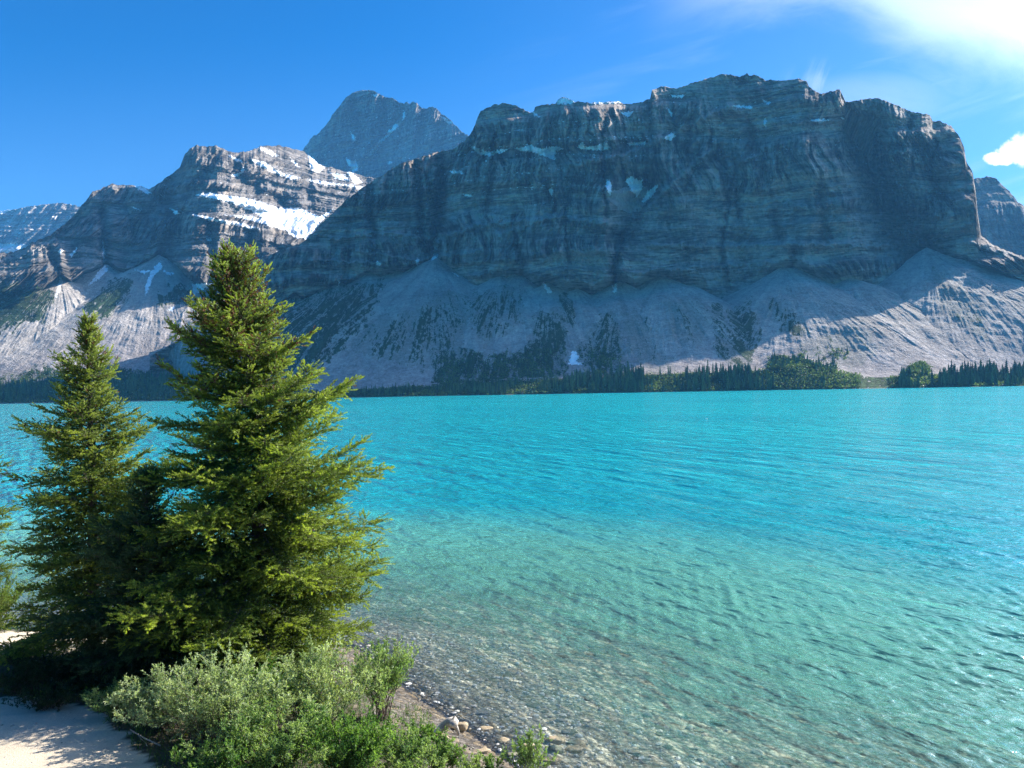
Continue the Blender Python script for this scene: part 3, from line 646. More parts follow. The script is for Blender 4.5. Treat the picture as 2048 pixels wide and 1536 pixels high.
# ------------------------------------------------------------------ haze
hm, t = mat_new('haze')
pv = t.n('ShaderNodeVolumePrincipled', {'Color': c4(0.16, 0.52, 1.0), 'Density': 0.5e-4, 'Anisotropy': 0.1})
t.n('ShaderNodeOutputMaterial', {'Volume': pv})
bx = np.array([(x, y, z) for x in (-4500, 4500) for y in (-300, 4600) for z in (-9.5, 1250)], float)
hz = mesh_np('haze', bx, [(0, 1, 3, 2), (4, 6, 7, 5), (0, 4, 5, 1), (2, 3, 7, 6), (0, 2, 6, 4), (1, 5, 7, 3)], hm)
tag(hz, kind='stuff', label='thin blue haze filling the valley air', cat='haze')

# ------------------------------------------------------------------ plant materials
def leaf_mat(name, trans=0.35, rough=0.55, spec=0.3):
    m, t = mat_new(name)
    col = t.n('ShaderNodeAttribute', attribute_name='Col').outputs['Color']
    d = t.n('ShaderNodeBsdfPrincipled', {'Base Color': col, 'Roughness': rough, 'Specular IOR Level': spec})
    tr = t.n('ShaderNodeBsdfTranslucent', {'Color': t.mix(1.0, col, c4(1.15, 1.25, 0.55), 'MULTIPLY')})
    t.n('ShaderNodeOutputMaterial', {'Surface': t.n('ShaderNodeMixShader', {0: trans, 1: d, 2: tr})})
    return m
NEEDLE = leaf_mat('spruce needles', 0.42, 0.5)
LEAF = leaf_mat('willow leaves', 0.45, 0.5)
GRASSM = leaf_mat('grass blades', 0.35, 0.6)
def bark(name, c, sc=14):
    m, t = mat_new(name)
    obj = t.n('ShaderNodeTexCoord').outputs['Object']
    n = t.noise(t.vm('MULTIPLY', obj, (1, 1, 0.25)), sc, 5, 0.7)
    k = t.mix(t.rng(n, 0.3, 0.7), c4(*[x*0.55 for x in c]), c4(*[min(1, x*1.4) for x in c]))
    b = t.n('ShaderNodeBump', {'Strength': 0.7, 'Distance': 0.02, 'Height': n})
    t.n('ShaderNodeOutputMaterial', {'Surface': t.n('ShaderNodeBsdfPrincipled', {'Base Color': k, 'Roughness': 0.9, 'Normal': b})})
    return m
BARK = bark('spruce bark', (0.11, 0.085, 0.065)); TWIG = bark('willow bark', (0.15, 0.11, 0.08)); DEAD = bark('weathered wood', (0.42, 0.37, 0.31), 9)
CONE = bark('cone scales', (0.20, 0.075, 0.04), 40)

def tubes(paths, radii, ns=5):
    """many tubes of equal point count in one go: paths (n,k,3), radii (n,k)"""
    P = np.asarray(paths, float); Rr = np.asarray(radii, float); n, k = P.shape[:2]
    T = np.gradient(P, axis=1); T /= np.linalg.norm(T, axis=2, keepdims=True)+1e-9
    ref = np.where(np.abs(T[..., 2:3]) > 0.9, [1.0, 0, 0], [0, 0, 1.0])
    U = np.cross(T, ref); U /= np.linalg.norm(U, axis=2, keepdims=True)+1e-9; W = np.cross(T, U)
    a = np.linspace(0, 2*np.pi, ns, endpoint=False)
    V = P[:, :, None]+Rr[:, :, None, None]*(U[:, :, None]*np.cos(a)[None, None, :, None]+W[:, :, None]*np.sin(a)[None, None, :, None])
    i = np.arange(n)[:, None, None]*(k*ns)+np.arange(k-1)[None, :, None]*ns; j = np.arange(ns)[None, None, :]; j2 = (j+1) % ns
    Fq = np.stack([i+j, i+j2, i+ns+j2, i+ns+j], -1).reshape(-1, 4)
    return V.reshape(-1, 3), Fq
def unit(v): return v/(np.linalg.norm(v, axis=-1, keepdims=True)+1e-9)
def needles(P, D, Ln, rs, nn=13, nl=0.055, nw=0.026):
    """bristly shoots: P start, D unit direction, Ln length"""
    n = len(P)
    ref = np.where(np.abs(D[:, 2:3]) > 0.9, [1.0, 0, 0], [0, 0, 1.0]); U = unit(np.cross(D, ref)); W = np.cross(D, U)
    a = (np.arange(nn)*2.4)[None]+rs.uniform(0, 6.28, (n, 1)); t = (np.arange(nn)+0.5)[None]/nn*np.ones((n, 1))
    rad = U[:, None]*np.cos(a)[..., None]+W[:, None]*np.sin(a)[..., None]
    b = P[:, None]+D[:, None]*(Ln[:, None]*t)[..., None]
    tan = np.cross(np.broadcast_to(D[:, None], rad.shape), rad)
    l = nl*rs.uniform(0.75, 1.2, (n, nn))*(1-0.35*t)
    tip = b+(rad*0.72+D[:, None]*0.70)*l[..., None]
    V = np.stack([b+tan*nw/2, b-tan*nw/2, tip], 2)
    return V.reshape(-1, 3), np.arange(n*nn*3).reshape(-1, 3), n, nn*3

def spruce(name, label, x, y, H, prof, lean, seed, nbr, tw_sp=0.055, sh_sp=0.062, cones=0, colour=(0.055, 0.10, 0.030), tipc=(0.36, 0.42, 0.06), low=0.25, group=None, deadlow=0.0, asym=None):
    rs = np.random.RandomState(seed)
    z0 = float(gz(x, y))-0.05
    root = empty(name, (x, y, z0), label, 'tree', group)
    hs = np.linspace(0, 1, 16)
    axis = lambda h: np.stack([np.interp(h, lean[0], lean[1]), 0*h, h*H], -1)
    tr_p = axis(hs)[None]; tr_r = (0.019*H*(1-hs)**0.9+0.012)[None]
    V, Fq = tubes(tr_p, tr_r, 9); mesh_np('trunk', V, Fq, BARK, root, True)
    h = low/H+(1-low/H)*(np.linspace(0, 1, nbr)**0.92)*0.985
    h = h+rs.normal(0, 0.004, nbr); az = np.arange(nbr)*2.39996+rs.normal(0, 0.25, nbr)
    rr = np.interp(h, prof[:, 0], prof[:, 1]) ; rl = np.interp(h, prof[:, 0], prof[:, 2])
    rf = 0.5*(rr+rl)*0.95
    cx = np.cos(az)
    Lb = np.where(cx > 0, rf+(rr-rf)*cx, rf+(rl-rf)*(-cx))
    grow = 1+0.22*np.sin(h*H*4.1+seed)+0.12*fbm(np.cos(az)*1.4+h*9, np.sin(az)*1.4, 2, seed % 50)
    Lb = np.maximum(Lb*(1.06-0.5*rs.rand(nbr)**1.7)*grow, 0.10)
    k = 14; t = np.linspace(0, 1, k)
    e0 = np.interp(h, [0, 0.5, 0.8, 1], [-0.18, 0.05, 0.45, 1.3])+rs.normal(0, 0.15, nbr)
    droop = np.interp(h, [0, 0.5, 0.85, 1], [0.30, 0.30, 0.12, 0.0]); upt = np.interp(h, [0, 0.5, 1], [0.22, 0.30, 0.25])
    R_ = Lb[:, None]*t*np.cos(np.clip(e0, -1, 1.2))[:, None]
    wig = rs.normal(0, 0.06, (nbr, 1))*t**2
    BX = R_*np.cos(az[:, None]+wig); BY = R_*np.sin(az[:, None]+wig)
    BZ = Lb[:, None]*(np.sin(e0)[:, None]*t-droop[:, None]*t**1.7+upt[:, None]*t**3.2)
    BP = np.stack([BX, BY, BZ], -1)+axis(h)[:, None]
    V, Fq = tubes(BP, (0.006+0.005*Lb)[:, None]*(1.05-t)[None], 4); mesh_np('branch', V, Fq, BARK, root, False)
    # twigs
    Ps, Ds, Ls, Tt, Bh = [], [], [], [], []
    for i in range(nbr):
        m = max(6, int(Lb[i]/tw_sp)); tt = np.clip((np.arange(m)+rs.rand(m))/m, 0.08, 0.99)
        tt = tt[(tt > 0.16) | (rs.rand(m) < 0.5)]; m = len(tt)
        if h[i] < deadlow: 
            kk = rs.rand(m) < 0.45+0.5*(tt > .6); tt = tt[kk]; m = len(tt)
            if m == 0: continue
        p = np.stack([np.interp(tt, t, BP[i, :, c]) for c in range(3)], -1)
        tan = unit(np.stack([np.interp(tt, t, np.gradient(BP[i, :, c])) for c in range(3)], -1))
        side = unit(np.cross(tan, [0, 0, 1.0])); sg = np.where(np.arange(m) % 2 == 0, 1, -1)[:, None]
        d = unit(tan*rs.uniform(0.5, 0.95, (m, 1))+side*sg*rs.uniform(0.5, 1.0, (m, 1))+np.array([0, 0, 1.0])*rs.normal(-0.02+0.10*h[i], 0.32, (m, 1)))
        l = np.minimum((0.27*Lb[i]*(1-tt)**0.45*np.minimum(1, tt*3+0.3)+0.17)*rs.uniform(0.7, 1.3, m), 0.95)
        Ps.append(p); Ds.append(d); Ls.append(l); Tt.append(tt); Bh.append(np.full(m, h[i]))
        # the leader of the branch itself
        Ps.append(BP[i, -2:-1]); Ds.append(unit(BP[i, -1:]-BP[i, -2:-1])); Ls.append(np.array([0.16+0.05*Lb[i]])); Tt.append(np.array([1.0])); Bh.append(h[i:i+1])
    P = np.concatenate(Ps); D = np.concatenate(Ds); Lt = np.concatenate(Ls); Tt = np.concatenate(Tt); Bh = np.concatenate(Bh)
    # shoots along the twigs
    cnt = np.maximum(2, (Lt/sh_sp).astype(int)); idx = np.repeat(np.arange(len(P)), cnt)
    off = np.concatenate([np.arange(c) for c in cnt]); s = (off+rs.rand(len(idx))*0.8+0.2)/cnt[idx]
    sag = np.array([0, 0, -1.0])*(0.10*Lt[idx]*s**2*(1-Bh[idx]))[:, None]
    p = P[idx]+D[idx]*(Lt[idx]*s)[:, None]+sag
    side = unit(np.cross(D[idx], [0, 0, 1.0]))*np.where(off % 2 == 0, 1, -1)[:, None]
    sd_ = unit(D[idx]*rs.uniform(0.6, 1.2, (len(idx), 1))+side*rs.uniform(0.2, 0.9, (len(idx), 1))+rs.normal(0, 0.28, (len(idx), 3))+np.array([0, 0, 0.12]))
    last = off == cnt[idx]-1; sd_[last] = D[idx][last]
    sl_ = rs.uniform(0.08, 0.165, len(idx))
    V, T_, n, per = needles(p, sd_, sl_, rs)
    outer = np.clip(Tt[idx]*0.55+s*0.5, 0, 1)**1.4  # new growth lightens the tips; the dark inner colour also paints crown shade
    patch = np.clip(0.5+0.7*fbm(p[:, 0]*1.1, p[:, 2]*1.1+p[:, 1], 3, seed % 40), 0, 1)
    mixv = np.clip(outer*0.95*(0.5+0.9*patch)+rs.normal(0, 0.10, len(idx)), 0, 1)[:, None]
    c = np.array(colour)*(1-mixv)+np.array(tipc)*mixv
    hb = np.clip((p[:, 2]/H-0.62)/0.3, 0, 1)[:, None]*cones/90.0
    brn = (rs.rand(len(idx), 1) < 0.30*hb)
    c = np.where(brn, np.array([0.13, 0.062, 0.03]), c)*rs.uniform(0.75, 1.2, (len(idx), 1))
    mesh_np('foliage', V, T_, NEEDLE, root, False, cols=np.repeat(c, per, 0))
    tp, tf = tubes(np.stack([P, P+D*(Lt*0.55)[:, None]], 1), np.stack([0.006+0*Lt, 0.002+0*Lt], 1), 3)
    mesh_np('twig', tp, tf, BARK, root, False)['kind'] = 'stuff'
    # cones hang near the top
    if cones:
        cm = None; cand = np.where((p[:, 2]/H > 0.66) & (outer > 0.45))[0]; cand = cand[rs.permutation(len(cand))[:cones]]
        tt_ = np.linspace(0, 1, 7); prf = 0.016*np.sin(np.pi*np.clip(tt_*0.92+0.06, 0, 1))**0.7
        cv, cf = tubes(np.stack([0*tt_, 0*tt_, -0.075*tt_], -1)[None], prf[None], 6)
        for j, ci in enumerate(cand):
            if cm is None:
                o = mesh_np('cone', cv, cf, CONE, root, True); cm = o
            else:
                o = cm.copy(); COL.objects.link(o); o.parent = root
            o.location = p[ci]; o.rotation_euler = (rs.normal(0, .3), rs.normal(0, .3), rs.uniform(0, 6.28)); o.scale = (1, 1, 1)
    return root

fz = 1.0
# profile rows: height fraction, reach to the right, reach to the left (metres)
big_prof = np.array([(0.00, 2.1, 3.2), (0.06, 2.55, 3.9), (0.16, 2.95, 3.9), (0.24, 2.95, 3.6), (0.33, 2.75, 3.1), (0.41, 2.95, 2.9), (0.48, 2.8, 2.6), (0.54, 2.45, 2.35), (0.60, 2.35, 2.0),
                     (0.64, 2.0, 1.75), (0.68, 1.35, 1.6), (0.73, 1.5, 1.9), (0.79, 1.15, 1.9), (0.83, 1.35, 1.25), (0.88, 1.15, .85), (0.92, .72, .50), (0.955, .40, .30), (0.98, .20, .16), (1, .05, .05)])
spruce('spruce', 'tallest spruce, dense and yellow-green on its right, with brown cones at the top', -6.75, 20.3, 11.0, big_prof,
       ((0, .5, .75, 1), (0, .04, -0.18, -0.72)), 5, int(330*fz), cones=90)
left_prof = np.array([(0.00, 2.1, 2.4), (0.08, 2.4, 2.6), (0.20, 2.4, 2.3), (0.30, 1.9, 1.8), (0.42, 1.7, 1.55), (0.52, 1.65, 1.75), (0.60, 1.5, 1.5), (0.68, 1.15, 1.25), (0.76, .85, .95), (0.85, .62, .62), (0.93, .36, .34), (1, .08, .08)])
spruce('spruce', 'slimmer spruce left of the tallest one, with an open crown and bare low twigs', -11.45, 21.0, 9.05, left_prof,
       ((0, .5, 1), (0, 0.02, -0.05)), 21, int(280*fz), cones=24, colour=(0.080, 0.125, 0.035), tipc=(0.33, 0.38, 0.07), deadlow=0.22, tw_sp=0.065)
mid_prof = np.array([(0.00, 1.6, 2.1), (0.15, 1.8, 2.1), (0.4, 1.4, 1.7), (0.6, 1.0, 1.3), (0.8, .6, .7), (1, .1, .1)])
spruce('spruce', 'dark low spruce filling the gap between the two taller spruces', -9.1, 19.2, 4.9, mid_prof,
       ((0, .5, 1), (0, 0.03, 0.0)), 33, int(180*fz), colour=(0.055, 0.095, 0.04), tipc=(0.12, 0.17, 0.06))
edge_prof = np.array([(0.00, 1.3, 1.5), (0.2, 1.35, 1.4), (0.5, 1.1, 1.1), (0.75, .8, .8), (0.9, .5, .5), (1, .1, .1)])
spruce('spruce', 'bright green spruce at the left edge of the view, only its right side showing', -17.3, 24.2, 8.6, edge_prof,
       ((0, 1), (0, 0.05)), 44, int(190*fz), cones=12, tipc=(0.18, 0.23, 0.04), colour=(0.06, 0.10, 0.02))

# ------------------------------------------------------------------ willow shrubs
def leaves(P, D, rs, ll, lw, droop=0.15):
    n = len(P); N = unit(rs.normal(0, 1, (n, 3))+np.array([0.2, 0, 1.1])); Sd = unit(np.cross(D, N)); N = np.cross(Sd, D)
    l = ll*rs.uniform(0.45, 1.4, (n, 1)); wd = lw*rs.uniform(0.8, 1.2, (n, 1))
    a = P; b = P+D*l*0.5+Sd*wd/2+N*wd*0.22; c = P+D*l-N*l*droop; d = P+D*l*0.5-Sd*wd/2+N*wd*0.22
    V = np.stack([a, b, c, d], 1).reshape(-1, 3); i = np.arange(n)*4
    return V, np.concatenate([np.stack([i, i+1, i+2], 1), np.stack([i, i+2, i+3], 1)])
def shrub(name, label, x, y, H, W, nst, seed, c1, c2, ll=0.062, lw=0.026, dens=1.0, cat='shrub', group=None, bare=0, zoff=0.0, open_=0.0):
    rs = np.random.RandomState(seed); z0 = float(gz(x, y))-0.03+zoff
    root = empty(name, (x, y, z0), label, cat, group)
    k = 9; t = np.linspace(0, 1, k); a = rs.uniform(0, 6.28, nst); r = W*np.sqrt(rs.rand(nst)); b0 = rs.normal(0, 0.10*W, (nst, 2))
    Hh = H*np.sqrt(np.clip(1-(r/W)**2*0.55, 0.15, 1))*rs.uniform(0.72, 1.05, nst)
    X = b0[:, :1]+(np.cos(a)*r)[:, None]*t**1.25; Y = b0[:, 1:]+(np.sin(a)*r)[:, None]*t**1.25*0.85; Z = Hh[:, None]*t**0.85
    X = X+np.cumsum(rs.normal(0, 0.012*H, (nst, k)), 1); Y = Y+np.cumsum(rs.normal(0, 0.012*H, (nst, k)), 1)
    P = np.stack([X, Y, Z], -1)
    V, Fq = tubes(P, (0.004+0.0035*H)*(1.08-t)[None]*rs.uniform(0.7, 1.3, (nst, 1)), 4); mesh_np('stem', V, Fq, TWIG, root)
    # side twigs
    m = 15; j = rs.uniform(0.15+open_, 0.99, (nst, m)); st = np.repeat(np.arange(nst), m); jj = j.ravel()
    p0 = np.stack([np.array([np.interp(q_, t, P[s_, :, c]) for s_, q_ in zip(st, jj)]) for c in range(3)], -1)
    d0 = unit(rs.normal(0, 0.8, (len(st), 3))+np.array([0, 0, 0.95])+unit(P[st, -1]-P[st, 0])*0.6); l0 = 0.26*H*rs.uniform(0.35, 1.0, len(st))*(1.15-jj*0.5)
    V, Fq = tubes(np.stack([p0, p0+d0*(l0*0.95)[:, None]], 1), np.stack([0.0042+0*l0, 0.0015+0*l0], 1), 3); mesh_np('twig', V, Fq, TWIG, root)['kind'] = 'stuff'
    p0 = np.concatenate([p0, P[:, -3]]); d0 = np.concatenate([d0, unit(P[:, -1]-P[:, -3])]); l0 = np.concatenate([l0, np.linalg.norm(P[:, -1]-P[:, -3], axis=1)])
    if bare:
        for q_ in range(bare):
            pass
    cnt = np.maximum(3, (l0/0.013*dens).astype(int)); idx = np.repeat(np.arange(len(p0)), cnt); s = rs.rand(len(idx))**0.8
    Pl = p0[idx]+d0[idx]*(l0[idx]*s)[:, None]; Dl = unit(d0[idx]*0.9+rs.normal(0, 0.62, (len(idx), 3))+np.array([0, 0, 0.15]))
    V, T_ = leaves(Pl, Dl, rs, ll, lw)
    pat = np.clip(0.5+0.8*fbm(Pl[:, 0]*2.2, Pl[:, 2]*2.2+Pl[:, 1], 2, seed % 40)+rs.normal(0, 0.22, len(idx)), 0, 1)[:, None]
    c = (np.array(c1)*(1-pat)+np.array(c2)*pat)*rs.uniform(0.8, 1.2, (len(idx), 1))
    mesh_np('foliage', V, T_, LEAF, root, False, cols=np.repeat(c, 4, 0))
    return root
silver = ((0.24, 0.31, 0.16), (0.54, 0.60, 0.38)); green = ((0.09, 0.19, 0.05), (0.22, 0.34, 0.09)); mixd = ((0.15, 0.25, 0.09), (0.36, 0.45, 0.20)); dark = ((0.03, 0.055, 0.02), (0.06, 0.09, 0.035))  # dark lowers the leaf colour to paint in the shade under the spruces
SH = [(430, 1500, 1.85, 1.9, 72, silver, 'large silvery willow shrub in front of the tallest spruce', 1.0),
      (335, 1455, 1.15, 1.3, 54, silver, 'low silvery willow shrub spreading left towards the sandy path', 1.0),
      (245, 1435, 0.75, 0.85, 34, mixd, 'small grey-green willow at the edge of the tree shadow', 1.0),
      (640, 1470, 1.9, 1.25, 50, silver, 'upright silvery willow shrub under the right side of the tallest spruce', 1.0),
      (765, 1440, 1.75, 0.95, 40, mixd, 'open willow shrub leaning out over the water with bare thin twigs', 0.75),
      (540, 1570, 1.35, 1.4, 60, mixd, 'bushy green willow at the bottom of the picture beside the yellow dandelion', 1.1),
      (700, 1575, 1.35, 1.1, 54, green, 'bright green willow shrub at the bottom of the picture, left of the driftwood', 1.1),
      (810, 1570, 1.0, 0.65, 30, mixd, 'low willow shrub on the gravel just left of the driftwood', 1.0),
      (425, 1600, 0.95, 0.9, 44, green, 'low leafy shrub beside the sandy path at the bottom of the picture', 1.0),
      (520, 1460, 1.4, 1.2, 46, green, 'green leafy shrub between the two silvery willow shrubs', 1.0),
      (880, 1555, 0.75, 0.45, 16, mixd, 'loose low willow at the water side, below the driftwood', 0.9),
      (950, 1570, 0.6, 0.4, 13, mixd, 'sparse low willow between the driftwood and the bottom saplings', 0.8),
      (845, 1500, 0.6, 0.5, 20, green, 'low loose greenery on the brown bank just left of the driftwood', 0.9),
      (880, 1515, 0.35, 0.45, 16, mixd, 'knee-high sprouts on the brown bank in front of the driftwood', 0.9),
      (905, 1540, 0.55, 0.3, 9, green, 'small willow sprig in front of the driftwood', 0.8),
      (990, 1575, 0.7, 0.28, 9, green, 'small leafy willow sapling at the bottom edge, right of the driftwood', 0.8),
      (1062, 1585, 1.3, 0.42, 11, mixd, 'thin willow sapling with a round top standing over the shore stones', 0.7)]
for i, (u, v, H, W, ns_, cc_, lab, dn) in enumerate(SH):
    g = px2g(u, v); shrub('willow_shrub', lab, float(g[0]), float(g[1]), H, W, int(ns_*max(fz, .5)), 100+i, cc_[0], cc_[1], dens=dn, group='willow shrubs along the near shore', open_=0.25 if i in (4, 16) else 0.0)
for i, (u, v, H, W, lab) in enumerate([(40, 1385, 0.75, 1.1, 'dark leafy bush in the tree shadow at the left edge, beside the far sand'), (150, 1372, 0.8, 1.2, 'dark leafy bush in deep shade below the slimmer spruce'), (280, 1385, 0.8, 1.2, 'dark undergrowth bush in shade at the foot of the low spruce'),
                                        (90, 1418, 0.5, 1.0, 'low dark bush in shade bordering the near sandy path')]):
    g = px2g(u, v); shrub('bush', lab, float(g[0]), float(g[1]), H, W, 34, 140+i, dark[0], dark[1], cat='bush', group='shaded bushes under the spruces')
g = px2g(10, 1262); shrub('bush', 'sunlit yellow-green bush by the water at the left edge', float(g[0])-0.5, float(g[1]), 1.7, 1.5, 50, 150, (0.12, 0.19, 0.04), (0.25, 0.32, 0.09), cat='bush')
# one bare twig above the open willow
g = px2g(765, 1435); zt = float(gz(g[0], g[1])); rsb = np.random.RandomState(3)
bp = np.stack([np.linspace(0.1, 0.18, 6)+rsb.normal(0, .02, 6), 0*np.linspace(0, 1, 6), np.linspace(0.9, 2.35, 6)], -1)
V, Fq = tubes(np.stack([bp, bp*[0.2, 1, 0.93]+[0.35, 0, 0]]), np.linspace(0.008, 0.003, 6)[None]*np.ones((2, 1)), 4)
par = [o for o in bpy.data.objects if o.get('label', '').startswith('open willow')][0]
mesh_np('bare_twig', V, Fq, TWIG, par)

# ------------------------------------------------------------------ grass and ground cover
rs = np.random.RandomState(9)
def soil_points(n, lo=(-22, 11), hi=(3, 27), cond=None):
    x = rs.uniform(lo[0], hi[0], n); y = rs.uniform(lo[1], hi[1], n)
    s = shore_d(x, y); xw = x+fbm(x/1.3, y/1.3, 3, 60)*0.45; yw = y+fbm(x/1.3, y/1.3, 3, 61)*0.45
    k = (s < -0.9+0.5*fbm(x, y, 2, 77)) & ~inpoly(xw, yw, near_path) & ~inpoly(xw, yw, far_path)
    if cond is not None: k &= cond(x, y)
    return x[k], y[k]
x, y = soil_points(int(42000*fz)); z = gz(x, y); n = len(x)
hgt_ = (0.09+0.22*np.clip(0.4+0.8*fbm(x/0.9, y/0.9, 3, 80), 0, 1))*rs.uniform(0.6, 1.3, n)
a = rs.uniform(0, 6.28, n); wv_ = np.stack([np.cos(a), np.sin(a), 0*a], -1)*0.006; ln = rs.normal(0, 0.45, (n, 2))*hgt_[:, None]
B0 = np.stack([x, y, z], -1); M0 = B0+np.stack([ln[:, 0]*0.35, ln[:, 1]*0.35, hgt_*0.6], -1); T0 = B0+np.stack([ln[:, 0], ln[:, 1], hgt_], -1)
V = np.stack([B0-wv_, B0+wv_, M0+wv_*0.8, M0-wv_*0.8, T0], 1).reshape(-1, 3); i = np.arange(n)*5
T_ = np.concatenate([np.stack([i, i+1, i+2], 1), np.stack([i, i+2, i+3], 1), np.stack([i+3, i+2, i+4], 1)])
pc = np.clip(0.5+0.9*fbm(x/1.6, y/1.6, 3, 81), 0, 1)[:, None]
c = (np.array([0.045, 0.095, 0.025])*(1-pc)+np.array([0.10, 0.19, 0.035])*pc)*rs.uniform(0.7, 1.3, (n, 1))
tag(mesh_np('grass', V, T_, GRASSM, None, False, cols=np.repeat(c, 5, 0)), 'green grass and herbs growing between the shrubs and the path', 'grass', kind='stuff')
x, y = soil_points(int(60000*fz)); pn_ = fbm(x/0.8, y/0.8, 3, 82); k = pn_ > -0.15; x, y, pn_ = x[k], y[k], pn_[k]; n = len(x)
z = gz(x, y)+rs.uniform(0.0, 1, n)*0.28*np.clip(pn_+0.3, 0, 1)
V, T_ = leaves(np.stack([x, y, z], -1), unit(rs.normal(0, 1, (n, 3))+[0, 0, .4]), rs, 0.05, 0.022)
pc = np.clip(0.5+0.9*fbm(x/2.1, y/2.1, 3, 84)+rs.normal(0, .2, n), 0, 1)[:, None]
c = (np.array([0.04, 0.08, 0.025])*(1-pc)+np.array([0.11, 0.17, 0.05])*pc)*rs.uniform(0.7, 1.3, (n, 1))
tag(mesh_np('ground_cover', V, T_, LEAF, None, False, cols=np.repeat(c, 4, 0)), 'low leafy ground cover on the bank under the shrubs', 'ground cover', kind='stuff')

# ------------------------------------------------------------------ stones, driftwood, small things
def stone_mat(name, c, c2):
    m, t = mat_new(name); obj = t.n('ShaderNodeTexCoord').outputs['Object']
    n = t.noise(obj, 7.0, 6, 0.7); n2 = t.noise(obj, 28.0, 3, 0.6)
    k = t.mix(t.rng(n, 0.3, 0.7), c4(*c), c4(*c2))
    k = t.mix(t.rng(n2, 0.55, 0.75, 0, 0.35), k, c4(0.10, 0.09, 0.07))
    b = t.n('ShaderNodeBump', {'Strength': 0.6, 'Distance': 0.02, 'Height': t.m('ADD', n, t.m('MULTIPLY', n2, 0.4))})
    t.n('ShaderNodeOutputMaterial', {'Surface': t.n('ShaderNodeBsdfPrincipled', {'Base Color': k, 'Roughness': 0.8, 'Normal': b})}); return m
TAN = stone_mat('tan stone', (0.34, 0.25, 0.14), (0.48, 0.37, 0.23)); GREY = stone_mat('grey stone', (0.24, 0.23, 0.20), (0.36, 0.33, 0.28)); OLIVE = stone_mat('olive stone', (0.16, 0.16, 0.10), (0.28, 0.26, 0.17))
import bmesh
def stone_geo(seed):
    bm = bmesh.new(); bmesh.ops.create_icosphere(bm, subdivisions=3, radius=1.0)
    v = np.array([q_.co[:] for q_ in bm.verts]); f_ = np.array([[w_.index for w_ in p_.verts] for p_ in bm.faces]); bm.free()
    d = 1+0.34*fbm(v[:, 0]*1.1+seed*3, v[:, 1]*1.1+v[:, 2]*1.3, 3, seed % 40)
    v = v*d[:, None]; v[:, 2] = np.where(v[:, 2] > 0.55, 0.55+(v[:, 2]-0.55)*0.35, v[:, 2]); return v, f_
def stone(u, v, wpx, flat, mat, label, seed, lift=0.25, group=None, rz=None):
    g = px2g(u, v); dist = float(np.hypot(g[1], CAMZ)); rad = wpx*0.42*float(g[1])/F
    vv, ff_ = stone_geo(seed); rs2 = np.random.RandomState(seed)
    o = mesh_np('stone', vv*[rad, rad*rs2.uniform(0.6, 0.85), rad*flat], ff_, mat, smooth=True)
    o.location = (float(g[0]), float(g[1]), float(gz(g[0], g[1]))+rad*flat*lift); o.rotation_euler = (rs2.normal(0, .08), rs2.normal(0, .08), rs2.uniform(-.5, .5) if rz is None else rz)
    return tag(o, label, 'stone', group)
gS = 'pale stones lying in the shallows'
for j, (u, v, wd, fl, mt, lab, lf) in enumerate([
        (1056, 1500, 34, .5, TAN, 'orange-tan stone half hidden by the thin willow sapling', .6), (1113, 1484, 46, .42, TAN, 'largest tan stone of the shore group right of the sapling', .35),
        (1112, 1502, 44, .42, OLIVE, 'olive stone just below the largest tan stone', .3), (1147, 1502, 42, .36, TAN, 'flat tan stone right of the olive stone', .25),
        (1158, 1488, 34, .36, TAN, 'flat pale stone at the right end of the shore group', .2), (1134, 1466, 24, .5, GREY, 'small round stone above the tan shore group', .3),
        (1100, 1524, 52, .35, TAN, 'sunken yellowish stone at the bottom edge under the shore group', .0),
        (922, 1462, 34, .75, TAN, 'blocky yellow stone at the right end of the driftwood', .8), (882, 1478, 36, .5, TAN, 'yellow stone under the driftwood', .5),
        (962, 1426, 40, .3, GREY, 'dark-edged sunken stone out from the driftwood', .1), (970, 1460, 40, .3, TAN, 'sunken pale stone right of the driftwood', .0)]):
    stone(u, v, wd, fl, mt, lab, 200+j, lf, gS)
rs = np.random.RandomState(17); k = 0
while k < 60:
    u = rs.uniform(960, 2040); v = rs.uniform(1380, 1530)
    if v < 1330+max(0, (u-1000))*0.11: continue
    stone(u, v, rs.uniform(12, 34)*(1 if rs.rand() < .85 else 1.6), rs.uniform(.25, .5), (GREY, TAN, OLIVE, GREY)[rs.randint(4)], 'sunken stone on the lake bed in the clear shallows', 300+k, 0.0, 'sunken stones on the lake bed'); k += 1
